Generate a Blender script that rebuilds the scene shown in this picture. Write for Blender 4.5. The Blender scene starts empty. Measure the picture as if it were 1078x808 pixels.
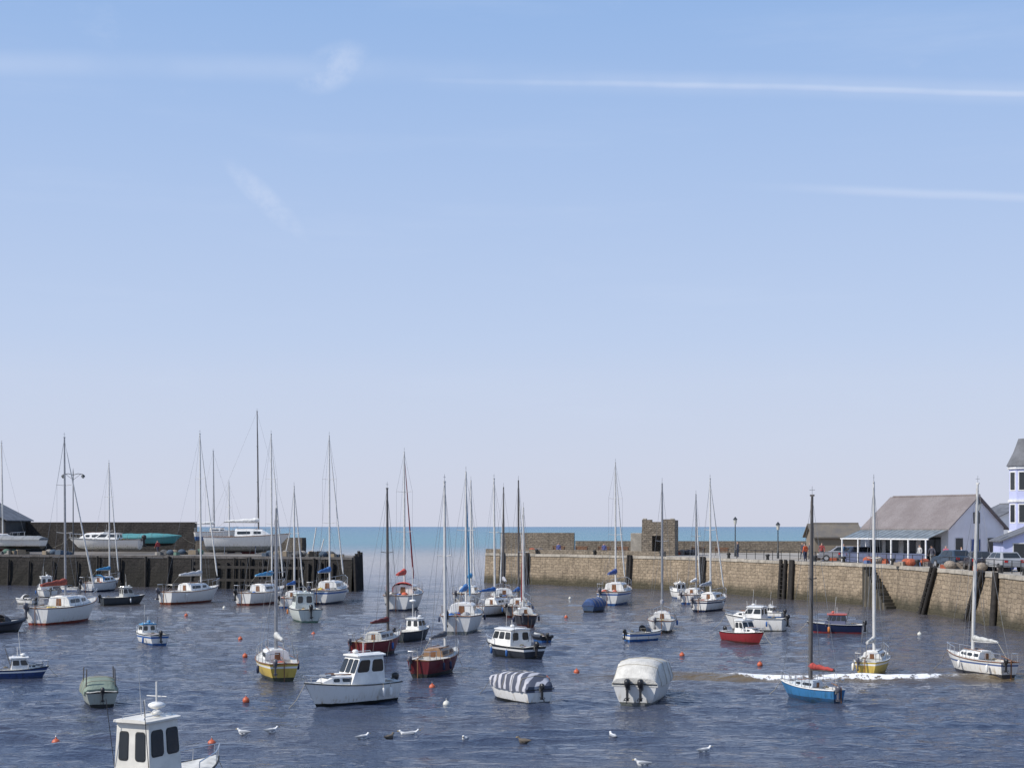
import bpy, bmesh, math, random
import numpy as np
from mathutils import Vector, Matrix
random.seed(11)
H=7.0; F=1500.0; HY=554.0; CX=539.0
QZ=3.65
def XA(px,d): return (px-CX)/F*d
def ZA(py,d): return H-(py-HY)*d/F
def G(px,py,z=0.0):
    d=(H-z)*F/(py-HY); return (XA(px,d),d)
scene=bpy.context.scene
# ------------------------------------------------------------------ materials
_mc={}
def newmat(name):
    m=bpy.data.materials.new(name); m.use_nodes=True
    nt=m.node_tree; b=nt.nodes['Principled BSDF']; return m,nt,b
def mixc(nt,fac,a,b,blend='MIX'):
    n=nt.nodes.new('ShaderNodeMix'); n.data_type='RGBA'; n.blend_type=blend
    for i,v in ((0,fac),(6,a),(7,b)):
        if hasattr(v,'links') or hasattr(v,'is_linked'): nt.links.new(v,n.inputs[i])
        elif isinstance(v,(int,float)): n.inputs[i].default_value=v
        else: n.inputs[i].default_value=(v[0],v[1],v[2],1)
    return n.outputs[2]
def mth(nt,op,a,b=0.0,clamp=False):
    n=nt.nodes.new('ShaderNodeMath'); n.operation=op; n.use_clamp=clamp
    for i,v in ((0,a),(1,b)):
        if isinstance(v,(int,float)): n.inputs[i].default_value=v
        else: nt.links.new(v,n.inputs[i])
    return n.outputs[0]
def noise(nt,vec,scale,detail=4,rough=.55,mapscale=None):
    if mapscale:
        mp=nt.nodes.new('ShaderNodeMapping'); mp.inputs['Scale'].default_value=mapscale
        nt.links.new(vec,mp.inputs['Vector']); vec=mp.outputs[0]
    n=nt.nodes.new('ShaderNodeTexNoise'); n.inputs['Scale'].default_value=scale
    n.inputs['Detail'].default_value=detail; n.inputs['Roughness'].default_value=rough
    nt.links.new(vec,n.inputs['Vector']); return n.outputs['Fac']
def maprange(nt,v,a,b,c=0.0,d=1.0,lin=False):
    n=nt.nodes.new('ShaderNodeMapRange'); n.interpolation_type='LINEAR' if lin else 'SMOOTHSTEP'
    nt.links.new(v,n.inputs[0])
    for i,x in enumerate((a,b,c,d)): n.inputs[i+1].default_value=x
    return n.outputs[0]
def pm(name,col,rough=.5,metal=0,var=.15,scale=2.5,bump=0.0,spec=.5):
    key=(name,col,rough,metal)
    if key in _mc: return _mc[key]
    m,nt,b=newmat(name)
    tc=nt.nodes.new('ShaderNodeTexCoord').outputs['Object']
    f=noise(nt,tc,scale,5,.6)
    f=maprange(nt,f,.3,.7)
    c=mixc(nt,f,[x*(1-var) for x in col],[min(1,x*(1+var*.6)) for x in col])
    nt.links.new(c,b.inputs['Base Color'])
    b.inputs['Roughness'].default_value=rough; b.inputs['Metallic'].default_value=metal
    b.inputs['Specular IOR Level'].default_value=spec
    if bump:
        bn=nt.nodes.new('ShaderNodeBump'); bn.inputs['Strength'].default_value=bump; bn.inputs['Distance'].default_value=.05
        nt.links.new(noise(nt,tc,scale*5,4),bn.inputs['Height']); nt.links.new(bn.outputs[0],b.inputs['Normal'])
    _mc[key]=m; return m
def hullmat(top,bot,line,stripe=None,s0=0,s1=0):
    key=('hull',top,bot,round(line,2),stripe)
    if key in _mc: return _mc[key]
    m,nt,b=newmat('hull_paint')
    tc=nt.nodes.new('ShaderNodeTexCoord').outputs['Object']
    sx=nt.nodes.new('ShaderNodeSeparateXYZ'); nt.links.new(tc,sx.inputs[0]); z=sx.outputs[2]
    n1=noise(nt,tc,3,4,.6); 
    zz=mth(nt,'ADD',z,mth(nt,'MULTIPLY',mth(nt,'SUBTRACT',n1,.5),.06))
    streak=maprange(nt,noise(nt,tc,3.0,3,.6,(3,3,.35)),.48,.75)
    stain=mth(nt,'MULTIPLY',maprange(nt,zz,line,line+.4,1,.2),streak)
    c=mixc(nt,stain,top,[top[0]*.55,top[1]*.46,top[2]*.34])
    if stripe:
        a=mth(nt,'GREATER_THAN',z,s0); bb=mth(nt,'LESS_THAN',z,s1)
        c=mixc(nt,mth(nt,'MULTIPLY',a,bb),c,stripe)
    bc=mixc(nt,maprange(nt,noise(nt,tc,5,4),.35,.7),bot,[bot[0]*.45+.02,bot[1]*.5+.02,bot[2]*.45+.01])
    low=mth(nt,'LESS_THAN',zz,line)
    c=mixc(nt,low,c,bc)
    nt.links.new(c,b.inputs['Base Color'])
    b.inputs['Roughness'].default_value=.36
    _mc[key]=m; return m
WHITE=(.8,.79,.76); CREAM=(.7,.66,.56); NAVY=(.015,.025,.07); BLUE=(.03,.12,.36); TEAL=(.06,.25,.28); RED=(.26,.03,.035)
MAROON=(.12,.02,.02); YEL=(.62,.45,.1); BLK=(.02,.02,.022); GREY=(.3,.3,.3); GREEN=(.16,.2,.16); LBLUE=(.07,.28,.5)
def gel(c=WHITE): return pm('gelcoat',c,.35,0,.14,2)
M_deck=pm('deck',(.6,.59,.55),.6,0,.25,4)
M_alu=pm('mast_aluminium',(.36,.36,.37),.4,.5,.15)
M_mastw=pm('mast_painted',(.6,.59,.57),.45,0,.12)
M_mastd=pm('mast_dark',(.1,.09,.085),.5,0,.2)
M_wire=pm('rigging_wire',(.28,.28,.28),.4,.5,.1)
M_steel=pm('stainless_steel',(.6,.6,.6),.25,.8,.1)
M_wood=pm('varnished_wood',(.22,.1,.045),.45,0,.35,6)
M_glass=pm('tinted_window',(.03,.035,.04),.08,0,.1)
M_rub=pm('black_rubber',(.03,.03,.03),.6,0,.2)
M_rope=pm('rope',(.4,.36,.28),.8)
# ------------------------------------------------------------------ mesh builder
class MB:
    def __init__(s): s.v=[];s.f=[];s.mi=[];s.mats=[];s.sm=[]
    def mat(s,m):
        if m not in s.mats: s.mats.append(m)
        return s.mats.index(m)
    def add(s,vs,fs,m,smooth=False):
        o=len(s.v); s.v+= [tuple(v) for v in vs]; k=s.mat(m)
        for f in fs: s.f.append([i+o for i in f]); s.mi.append(k); s.sm.append(smooth)
    def box(s,c,d,m,rz=0,tx=1,ty=1):
        cx,cy,cz=c; hx,hy,hz=d[0]/2,d[1]/2,d[2]/2; vs=[]
        ca,sa=math.cos(rz),math.sin(rz)
        for z,kx,ky in ((-hz,1,1),(hz,tx,ty)):
            for x,y in ((-hx,-hy),(hx,-hy),(hx,hy),(-hx,hy)):
                x*=kx;y*=ky; vs.append((cx+x*ca-y*sa,cy+x*sa+y*ca,cz+z))
        s.add(vs,[(3,2,1,0),(4,5,6,7),(0,1,5,4),(1,2,6,5),(2,3,7,6),(3,0,4,7)],m)
    def loft(s,rings,m,closed=True,cap=True,smooth=True):
        n=len(rings[0]); vs=[p for r in rings for p in r]; fs=[]
        for i in range(len(rings)-1):
            for j in range(n if closed else n-1):
                k=(j+1)%n; fs.append((i*n+j,i*n+k,(i+1)*n+k,(i+1)*n+j))
        s.add(vs,fs,m,smooth)
        if cap: s.add(rings[0],[tuple(range(n))[::-1]],m); s.add(rings[-1],[tuple(range(n))],m)
    def tube(s,pts,rs,m,n=6,cap=True):
        pts=[Vector(p) for p in pts]
        if isinstance(rs,(int,float)): rs=[rs]*len(pts)
        rings=[]
        for i,p in enumerate(pts):
            t=(pts[min(i+1,len(pts)-1)]-pts[max(i-1,0)])
            if t.length<1e-6: t=Vector((0,0,1))
            t.normalize(); up=Vector((0,0,1)) if abs(t.z)<.9 else Vector((1,0,0))
            a=t.cross(up).normalized(); b=t.cross(a)
            rings.append([p+(a*math.cos(2*math.pi*k/n)+b*math.sin(2*math.pi*k/n))*rs[i] for k in range(n)])
        s.loft(rings,m,True,cap,n>4)
    def ell(s,c,r,m,nu=10,nv=7,fn=None):
        rings=[]
        for i in range(nv+1):
            a=-math.pi/2+math.pi*i/nv; rr=max(math.cos(a),.02)
            rings.append([(c[0]+r[0]*rr*math.cos(2*math.pi*j/nu),c[1]+r[1]*rr*math.sin(2*math.pi*j/nu),c[2]+r[2]*math.sin(a)) for j in range(nu)])
        s.loft(rings,m)
    def panel(s,q,u0,u1,v0,v1,m,off=.012,r=.15,th=True):
        bl,br,tr,tl=[Vector(p) for p in q]
        n=(br-bl).cross(tl-bl).normalized()
        def P(u,v): return (bl*(1-u)+br*u)*(1-v)+(tl*(1-u)+tr*u)*v+n*off
        W=(P(u1,v0)-P(u0,v0)).length; Hh=(P(u0,v1)-P(u0,v0)).length
        rad=r*min(W,Hh); ru=rad/max(W,1e-4)*(u1-u0); rv=rad/max(Hh,1e-4)*(v1-v0); pts=[]
        for (cu,cv,a0) in ((u1-ru,v1-rv,0),(u0+ru,v1-rv,90),(u0+ru,v0+rv,180),(u1-ru,v0+rv,270)):
            for k in range(4):
                a=math.radians(a0+30*k); pts.append(P(cu+ru*math.cos(a),cv+rv*math.sin(a)))
        N=len(pts); base=[p-n*(off+.01) for p in pts]
        s.add(pts+base,[tuple(range(N))]+[(i,i+N,(i+1)%N+N,(i+1)%N) for i in range(N)],m)
    def build(s,name,parent=None,bevel=0,recalc=True):
        me=bpy.data.meshes.new(name); me.from_pydata(s.v,[],s.f)
        for m in s.mats: me.materials.append(m)
        me.polygons.foreach_set('material_index',s.mi); me.polygons.foreach_set('use_smooth',s.sm)
        if recalc:
            bm=bmesh.new(); bm.from_mesh(me); bmesh.ops.recalc_face_normals(bm,faces=bm.faces); bm.to_mesh(me); bm.free()
        me.update()
        ob=bpy.data.objects.new(name,me); scene.collection.objects.link(ob)
        if parent: ob.parent=parent
        if bevel:
            b=ob.modifiers.new('bevel','BEVEL'); b.width=bevel; b.segments=2; b.limit_method='ANGLE'; b.angle_limit=math.radians(40)
        return ob
def empty(name,loc=(0,0,0),rz=0,rx=0,ry=0):
    e=bpy.data.objects.new(name,None); scene.collection.objects.link(e)
    e.location=loc; e.rotation_euler=(rx,ry,rz); e.empty_display_size=.3; return e
# ------------------------------------------------------------------ boats
class Hull:
    def __init__(s,L,B,fb,dr,st=.75,rake=.12,rise=.35,full=2.2,vee=.9):
        s.L,s.B,s.fb,s.dr,s.st,s.rake,s.rise,s.full,s.vee=L,B,fb,dr,st,rake,rise,full,vee
    def b(s,t):
        if t<.4: k=s.st+(1-s.st)*math.sin(math.pi/2*t/.4)
        else: k=max(0,1-((t-.4)/.6)**s.full)
        return max(s.B/2*k,.02)
    def z(s,t): return s.fb*(1+s.rise*max(0,(t-.2)/.8)**1.8+.05*(1-t)**2)
    def x(s,t): return s.L*(t-.5)
    def ring(s,t):
        b,zs=s.b(t),s.z(t); k=max(0,(t-.55)/.45)**2; e=.3+(s.vee-.3)*k; pts=[]
        dr=s.dr*(1-.7*k)
        for i in range(9):
            q=i/8; y=b*(q**e if q>0 else 0); zz=-dr+(zs+dr)*q
            xx=s.x(t)-s.rake*s.L*(1-q)*k+(.03*s.L*(1-q) if t==0 else 0)
            pts.append((xx,y,zz))
        return [(p[0],p[1],p[2]) for p in pts[::-1]]+[(p[0],-p[1],p[2]) for p in pts[1:]]
    def sheer(s,t,k=1,dz=0): return (s.x(t),s.b(t)*k,s.z(t)+dz)
TS=[0,.06,.14,.22,.3,.38,.46,.54,.62,.7,.77,.83,.88,.92,.96,.985,1]
def build_hull(par,h,mhull,trim,well=(.05,.4),wellk=.66,wd=.45,deckm=None):
    mb=MB(); mb.loft([h.ring(t) for t in TS],mhull,closed=False,cap=False)
    mb.add(h.ring(0),[tuple(range(17))],mhull); mb.build('hull',par)
    mb=MB(); deckm=deckm or M_deck; rings=[]
    def wr(t,deep):
        b,z,x=h.b(t),h.z(t),h.x(t)
        if deep: return [(x,b,z),(x,b*wellk,z+.03),(x,b*wellk*.95,z-wd),(x,-b*wellk*.95,z-wd),(x,-b*wellk,z+.03),(x,-b,z)]
        return [(x,b,z),(x,b*.66,z+.03),(x,b*.3,z+.05),(x,-b*.3,z+.05),(x,-b*.66,z+.03),(x,-b,z)]
    ts=sorted(set(TS+[well[0],well[1]]))
    for t in ts:
        deep=well[0]<t<well[1]
        if t==well[0] : rings+= [wr(t,False),wr(t,True)]
        elif t==well[1]: rings+=[wr(t,True),wr(t,False)]
        else: rings.append(wr(t,deep))
    mb.loft(rings,deckm,closed=False,cap=False,smooth=False)
    r=.018*(h.L/6)+.012
    for sg in (1,-1): mb.tube([(h.x(t),sg*(h.b(t)+.005),h.z(t)) for t in TS],r,trim,5)
    mb.tube([(h.x(0),-h.b(0),h.z(0)),(h.x(0),h.b(0),h.z(0))],r,trim,5)
    mb.build('deck',par,recalc=False)
def rails(par,h,u,bow=(.74,1.0),stern=True,life=True,hr=.52):
    mb=MB(); r=.016; hh=hr*u
    ts=[bow[0],.82,.9,.96,1.0]
    for sg in (1,-1):
        for t in (bow[0],.87,.98):
            p=h.sheer(t,.93); mb.tube([(p[0],sg*p[1],p[2]),(p[0]+.03,sg*p[1],p[2]+hh)],r,M_steel,4)
        mb.tube([(h.x(t)+.03,sg*h.b(t)*.93,h.z(t)+hh) for t in ts],r*1.15,M_steel,4)
        if life:
            for t in (.2,.36,.5,.62):
                p=h.sheer(t,.95); mb.tube([(p[0],sg*p[1],p[2]),(p[0],sg*p[1],p[2]+hh)],r*.9,M_steel,4)
            mb.tube([(h.x(t),sg*h.b(t)*.95,h.z(t)+hh) for t in (.03,.2,.36,.5,.62,bow[0])],.008,M_wire,3)
        if stern:
            for t in (.02,.13):
                p=h.sheer(t,.93); mb.tube([(p[0],sg*p[1],p[2]),(p[0],sg*p[1],p[2]+hh)],r,M_steel,4)
            mb.tube([(h.x(.13),sg*h.b(.13)*.93,h.z(.13)+hh),(h.x(.01),sg*h.b(.02)*.93,h.z(0)+hh),(h.x(.0),sg*h.b(.02)*.35,h.z(0)+hh)],r*1.1,M_steel,4)
    mb.build('guard_rails',par)
def outboard(par,x,y,z,u,col=BLK,tilt=0):
    mb=MB(); c=pm('outboard_cowl',col,.35)
    rings=[]
    for dz,kx,ky in ((-.12,.11,.1),(0,.19,.14),(.14,.2,.15),(.24,.17,.13),(.29,.08,.07)):
        rings.append([(x-.2*u+kx*u*math.cos(a)*1.1,y+ky*u*math.sin(a),z+dz*u+.12*u) for a in [2*math.pi*i/10 for i in range(10)]])
    mb.loft(rings,c)
    mb.box((x-.2*u,y,z-.28*u),(.15*u,.09*u,.66*u),c,tx=1.2)
    mb.box((x-.23*u,y,z-.5*u),(.34*u,.2*u,.03*u),c)
    mb.box((x-.06*u,y,z),(.16*u,.2*u,.26*u),pm('bracket',(.12,.12,.12),.5))
    mb.tube([(x-.42*u,y,z-.6*u),(x-.05*u,y,z-.6*u)],[.03*u,.06*u],c,6)
    for k in range(3):
        a=2.1*k; mb.add([(x-.4*u,y,z-.6*u),(x-.43*u,y+.14*u*math.cos(a),z-.6*u+.14*u*math.sin(a)),(x-.38*u,y+.14*u*math.cos(a+.7),z-.6*u+.14*u*math.sin(a+.7))],[(0,1,2)],c)
    mb.build('outboard_motor',par)
def fenders(par,h,n=2,col=BLUE):
    mb=MB(); m=pm('fender',col,.5)
    for k in range(n):
        for sg in (1,-1):
            if random.random()<.5: continue
            t=random.uniform(.15,.7); x,y,z=h.sheer(t); y=sg*(y+.09)
            mb.tube([(x,y,z-.5),(x,y,z-.46),(x,y,z-.18),(x,y,z-.14)],[.025,.065,.065,.025],m,8)
            mb.tube([(x,y,z-.15),(x,y*.95,z+.05)],.01,M_rope,3)
    if mb.v: mb.build('fenders',par)
def coachroof(par,h,t0,t1,k,hh,col=WHITE,win=2,m=None):
    mb=MB(); m=m or gel(col); rings=[]
    ts=[t0,t0+.001,(t0+t1)/2,t1-.09,t1]
    hs=[hh,hh*1.02,hh*.93,hh*.8,.06]
    for t,a in zip(ts,hs):
        b=min(h.b(t)*k,h.B/2*k*.95); z=h.z(t)+.01; x=h.x(t)
        rings.append([(x,b,z),(x,b*.86,z+a*.85),(x,b*.7,z+a),(x,0,z+a*1.1),(x,-b*.7,z+a),(x,-b*.86,z+a*.85),(x,-b,z)])
    mb.loft(rings,m,closed=False,cap=False,smooth=False)
    mb.add(rings[0],[tuple(range(7))],m)
    for sg in (0,1):
        for (i,j) in ((1,2),(2,3)):
            a,b=rings[i],rings[j]
            if sg==0: q=[b[0],a[0],a[1],b[1]]
            else: q=[a[6],b[6],b[5],a[5]]
            for w in range(max(1,win//2)):
                n=max(1,win//2); mb.panel(q,(w+.12)/n,(w+.88)/n,.35,.85,M_glass,.012,.35)
    a=rings[0]; q=[a[0],a[6],a[5],a[1]]
    mb.panel(q,.38,.62,.05,.98,M_wood,.015,.08)
    x=h.x((t0+t1)/2+.02); mb.box((x+.25,0,h.z(t0)+hh*1.08),(.45,.45,.07),pm('hatch',(.25,.27,.3),.3))
    mb.box((h.x(t0)+.3,0,h.z(t0)+hh*1.13),(.55,.55,.05),m)
    for s in (1,-1): mb.tube([(h.x(t0+.02),s*h.b(t0)*k*.6,h.z(t0)+hh*1.12),(h.x(t1-.1),s*h.b(t1)*k*.7,h.z(t1)+hh*.95)],.02,M_wood,4)
    mb.build('cabin',par)
def rig(par,h,u,mx,mz,zt,mastm,cover,jib,boom=True,lean=0,spr=1):
    mb=MB(); r=.08+.004*u
    x0,z0=mx,mz
    tip=(x0-.02*(zt-z0)*0.6,0,zt)
    mb.tube([(x0,0,z0),((x0*2+tip[0])/3,0,z0+(zt-z0)/3),((x0+tip[0]*2)/3,0,z0+(zt-z0)*.67),tip],[r,r,r*.9,r*.6],mastm,8)
    mb.tube([(tip[0],0,zt),(tip[0],0,zt+.4)],.01,M_wire,4)
    mb.box((tip[0],0,zt+.03),(.2,.05,.07),mastm); mb.tube([(tip[0]-.14,0,zt+.25),(tip[0]+.14,0,zt+.25)],.009,M_wire,4)
    hs=[.55] if spr==1 else [.4,.7]
    mb2=MB()
    hb=h.b(.52)*.93; cx=x0-.1; cz=h.z(.5); sw=.5
    for q in hs:
        zs=z0+(zt-z0)*q; w=hb*sw; xs=x0+(tip[0]-x0)*q
        for sg in (1,-1): mb.tube([(xs,0,zs),(xs-.08,sg*w,zs+.06)],.02,mastm,5)
    mb.build('mast',par)
    wr=.008
    for sg in (1,-1):
        pts=[(cx,sg*hb,cz)]+[(x0-.08,sg*hb*sw,z0+(zt-z0)*q+.06) for q in hs]+[(tip[0],0,zt-.1)]
        mb2.tube(pts,wr,M_wire,4)
        mb2.tube([(cx-.25,sg*hb,cz),(x0,0,z0+(zt-z0)*hs[0])],wr,M_wire,4)
    bow=(h.x(.985),0,h.z(1)+.03)
    mb2.tube([bow,(tip[0],0,zt-.15)],wr,M_wire,4)
    mb2.tube([(h.x(.01),0,h.z(0)),(tip[0],0,zt-.02)],wr,M_wire,4)
    mb2.tube([(x0+.1,0.06,z0+.4),(tip[0]+.05,.03,zt-.2)],.008,M_rope,3)
    mb2.build('standing_rigging',par)
    if jib:
        m3=MB(); mj=pm('sail_cloth',jib,.8)
        a=Vector(bow); b=Vector((tip[0],0,zt-.15)); pts=[a.lerp(b,q) for q in (.06,.1,.4,.75,.93)]
        m3.tube(pts,[.03,.065*u**.5,.06,.04,.018],mj,7); m3.build('furled_headsail',par)
    if boom:
        m4=MB(); bl=h.L*.4; zb=z0+.6*u; mc=pm('sail_cover',cover,.85,0,.25,4,.3)
        m4.tube([(x0,0,zb),(x0-bl,0,zb+.05)],.045,mastm,6)
        rings=[]
        for i in range(9):
            q=i/8; x=x0-.02-bl*.96*q; hh=(.34-.2*q)*u*(1+.12*math.sin(i*2.3)); w=.13*u*(1-.4*q)
            rings.append([(x,w*math.cos(a)*(1+.2*math.sin(i)),zb+.03+hh*.5+hh*.55*math.sin(a)) for a in [2*math.pi*k/8 for k in range(8)]])
        rings=[[(x0+.06,y*.6,z) for (_,y,z) in rings[0]]]+rings
        m4.loft(rings,mc)
        m4.tube([(x0-bl,0,zb),(h.x(.05),0,h.z(0)+.15)],.012,M_rope,3)
        m4.build('boom_and_sail',par)
def sprayhood(par,h,t0,u,col,k=.6):
    m=pm('canvas',col,.9,0,.25,4,.3); mb=MB(); rings=[]
    for dt,a in ((-.05,.62),(0,.66),(.05,.5),(.09,.28)):
        t=t0+dt; b=h.b(t0)*k; z=h.z(t0)+.05; x=h.x(t)
        rings.append([(x,b*math.cos(g),z+a*u*(.25+.75*math.sin(g)**.7) if 0<g<math.pi else z) for g in [math.pi*i/8 for i in range(9)]])
    mb.loft(rings,m,closed=False,cap=False); mb.build('sprayhood',par)
def clutter(par,h,u,t0,t1,cols,dz=-.3):
    mb=MB()
    for i in range(8):
        t=random.uniform(t0,t1); c=random.choice(cols)
        s=random.uniform(.12,.34)*u
        y=h.b(t)*random.uniform(-.5,.5)
        if random.random()<.5: mb.ell((h.x(t),y,h.z(t)+dz+s*.6),(s*.8,s*.7,s*.6),pm('deck_gear',c,.7),8,5)
        else: mb.box((h.x(t),y,h.z(t)+dz+s*.5),(s*1.2,s,s),pm('deck_gear',c,.7),random.random(),.9,.9)
    mb.build('deck_gear',par)
    mb=MB()
    for k in range(2):
        pts=[(h.x(t0+.1)+.16*u*math.cos(a)*(1-.03*a),h.b(.3)*.3+.16*u*math.sin(a)*(1-.03*a),h.z(.5)+.06+.004*a) for a in [i*.6 for i in range(26)]]
        mb.tube(pts,.015,M_rope,4)
    mb.build('coiled_rope',par)
def wheelhouse(par,h,x0,x1,w,z0,hh,col=WHITE,roof=None,fs=.3,win=2,bs=.05,frontwin=2,backwin=True,roofover=.06):
    mb=MB(); m=gel(col); k=.88
    A=[(x0,-w,z0),(x1,-w,z0),(x1,w,z0),(x0,w,z0)]
    Bt=[(x0+bs,-w*k,z0+hh),(x1-fs,-w*k,z0+hh),(x1-fs,w*k,z0+hh),(x0+bs,w*k,z0+hh)]
    mb.add(A+Bt,[(0,1,5,4),(1,2,6,5),(2,3,7,6),(3,0,4,7),(4,5,6,7)],m)
    mb.build('wheelhouse',par,.02)
    mb=MB()
    S=[A[0],A[1],Bt[1],Bt[0]]; S2=[A[2],A[3],Bt[3],Bt[2]]; Fr=[A[1],A[2],Bt[2],Bt[1]]; Bk=[A[3],A[0],Bt[0],Bt[3]]
    fr=M_rub
    def win_(q,u0,u1,v0,v1,r=.2):
        du=.012; mb.panel(q,u0-du,u1+du,v0-.02,v1+.02,fr,.008,r); mb.panel(q,u0,u1,v0,v1,M_glass,.016,r)
    for q in (S,S2):
        for i in range(win): win_(q,(i+.14)/win,(i+.9)/win,.48,.86)
    for i in range(frontwin): win_(Fr,(i+.1)/frontwin,(i+.9)/frontwin,.46,.88)
    if backwin:
        win_(Bk,.12,.38,.42,.84,.25); win_(Bk,.6,.88,.42,.84,.25)
    mb.build('windows',par)
    mb=MB(); rm=gel(roof or col)
    rings=[]
    xr0,xr1=x0+bs-roofover*2,x1-fs+roofover*2; wr=w*k+roofover
    for q,c in ((0,.9),(.06,1),(.94,1),(1,.9)):
        x=xr0+(xr1-xr0)*q
        rings.append([(x,-wr*c,z0+hh+.002),(x,wr*c,z0+hh+.002),(x,wr*c,z0+hh+.05),(x,wr*.5*c,z0+hh+.085),(x,-wr*.5*c,z0+hh+.085),(x,-wr*c,z0+hh+.05)])
    mb.loft(rings,rm,smooth=False)
    mb.tube([((x0+x1)/2,w*.4,z0+hh+.08),((x0+x1)/2-.1,w*.4,z0+hh+1.2)],.012,M_mastw,4)
    mb.ell(((x0+x1)/2+.1,-w*.3,z0+hh+.16),(.13,.13,.08),rm,8,5)
    mb.tube([((x0+x1)/2-.15,0,z0+hh+.08),((x0+x1)/2-.15,0,z0+hh+.5)],.02,M_mastw,5)
    for sg in (1,-1): mb.tube([(x0+bs,sg*w*.6,z0+hh+.06),(x0+bs+.05,sg*w*.6,z0+hh+.14),(x1-fs-.05,sg*w*.6,z0+hh+.14),(x1-fs,sg*w*.6,z0+hh+.06)],.013,M_steel,4)
    mb.build('roof',par)
def fit(x0,x1,yb,th,z=0,d=None,shape=(.34,.75,2.2)):
    hh=Hull(1,shape[0],.1,.1,shape[1],0,0,shape[2]); c,s=math.cos(th),math.sin(th); P=[]
    for i in range(21):
        t=i/20; x=t-.5
        for y in (hh.b(t) if hh.b(t)>.021 else 0,-(hh.b(t) if hh.b(t)>.021 else 0)): P.append((x*c-y*s,x*s+y*c))
    xs=[p[0] for p in P]; w=max(xs)-min(xs); mid=(max(xs)+min(xs))/2; ym=min(p[1] for p in P)
    dn=d or (H-z)*F/(yb-HY); dc=dn
    for _ in range(14):
        L=(x1-x0)/F*dc/w; dc=dn if d else dn-ym*L*.93
    return L,dc,XA((x0+x1)/2,dc)-mid*L
def mooring(par,h,c=(.5,.47,.4)):
    mb=MB(); x,_,z=h.sheer(.99)
    mb.tube([(x,0,z),(x+.35*h.L*.3,0.05,z*.35),(x+h.L*.22,.1,-.05)],.012,M_rope,4); mb.build('mooring_line',par)
def yacht(x0,x1,yb,deg,mx,mtop,top=WHITE,bot=MAROON,cover=BLUE,jib=WHITE,mast=None,line=.17,trim=None,stripe=None,cab=WHITE,hood=None,z=0,d=None,dry=False,name='sailing_yacht',spr=1,roll=0,ob=True,boom=True,win=2,railon=True):
    th=math.radians(deg); L,dc,lx0=fit(x0,x1,yb,th,z,d,(.35,.68,2.1)); u=min(max(L/6,.75),1.5)
    par=empty(name,(lx0,dc,z),th,math.radians(roll))
    B=.35*L; fb=.14*L if L>5 else .16*L
    if dry: fb=.11*L
    h=Hull(L,B,fb,.3*u+(.25 if dry else 0),.68,.16,.38,2.1)
    st=(stripe,fb*.78,fb*.9) if stripe else (None,0,0)
    build_hull(par,h,hullmat(top,bot,line if not dry else .05,*st),trim or M_wood,(.05,.36))
    ch=.08*L; coachroof(par,h,.36,.76,.66,ch,cab,win)
    mast=mast or random.choice([M_alu,M_mastw])
    c=math.cos(th); off=XA(mx,dc)-lx0
    lx=off/c if abs(c)>.05 else .08*L
    lx=max(min(lx,.2*L),-.05*L); zt=ZA(mtop,dc)-z
    err=off-lx*c; par.location.x+=err*.7
    rig(par,h,u,lx,h.z(.55)+ch*.9,zt,mast,cover,jib,boom,spr=spr if zt<13 else 2)
    if railon: rails(par,h,u)
    if hood: sprayhood(par,h,.38,u,hood)
    if not dry:
        if ob: outboard(par,h.x(0),h.B*.22,h.z(0)-.05,u*.8,random.choice([BLK,(.1,.1,.12)]))
        mb=MB(); mb.box((h.x(0)-.08,0,h.z(0)*.4),(.05,.0+.04,h.z(0)*1.5),M_wood); mb.tube([(h.x(0)-.1,0,h.z(0)+.1),(h.x(.13),0,h.z(0)+.25)],.022,M_wood,5); mb.build('rudder_and_tiller',par)
        fenders(par,h,2,random.choice([BLUE,WHITE,NAVY])); clutter(par,h,u,.08,.33,[BLUE,(.5,.1,.05),WHITE,GREY,YEL]); mooring(par,h)
    else:
        mb=MB(); km=pm('keel_paint',MAROON,.6)
        mb.loft([[(-.1*L,y,-.2) for y in (-.12,.12)]+[(.12*L,y,-.2) for y in (.12,-.12)],[(-.06*L,y,-1.0) for y in (-.08,.08)]+[(.08*L,y,-1.0) for y in (.08,-.08)]],km,smooth=False)
        for t in (.25,.6):
            for sg in (1,-1): mb.tube([(h.x(t),sg*h.b(t)*.75,.05),(h.x(t),sg*h.b(t)*1.1,-1.05)],.05,pm('cradle_steel',(.08,.1,.14),.6),5)
            mb.box((h.x(t),0,-1.05),(.15,h.B*1.2,.1),pm('cradle_steel',(.08,.1,.14),.6))
        mb.build('keel_and_cradle',par)
    return par,h
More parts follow.
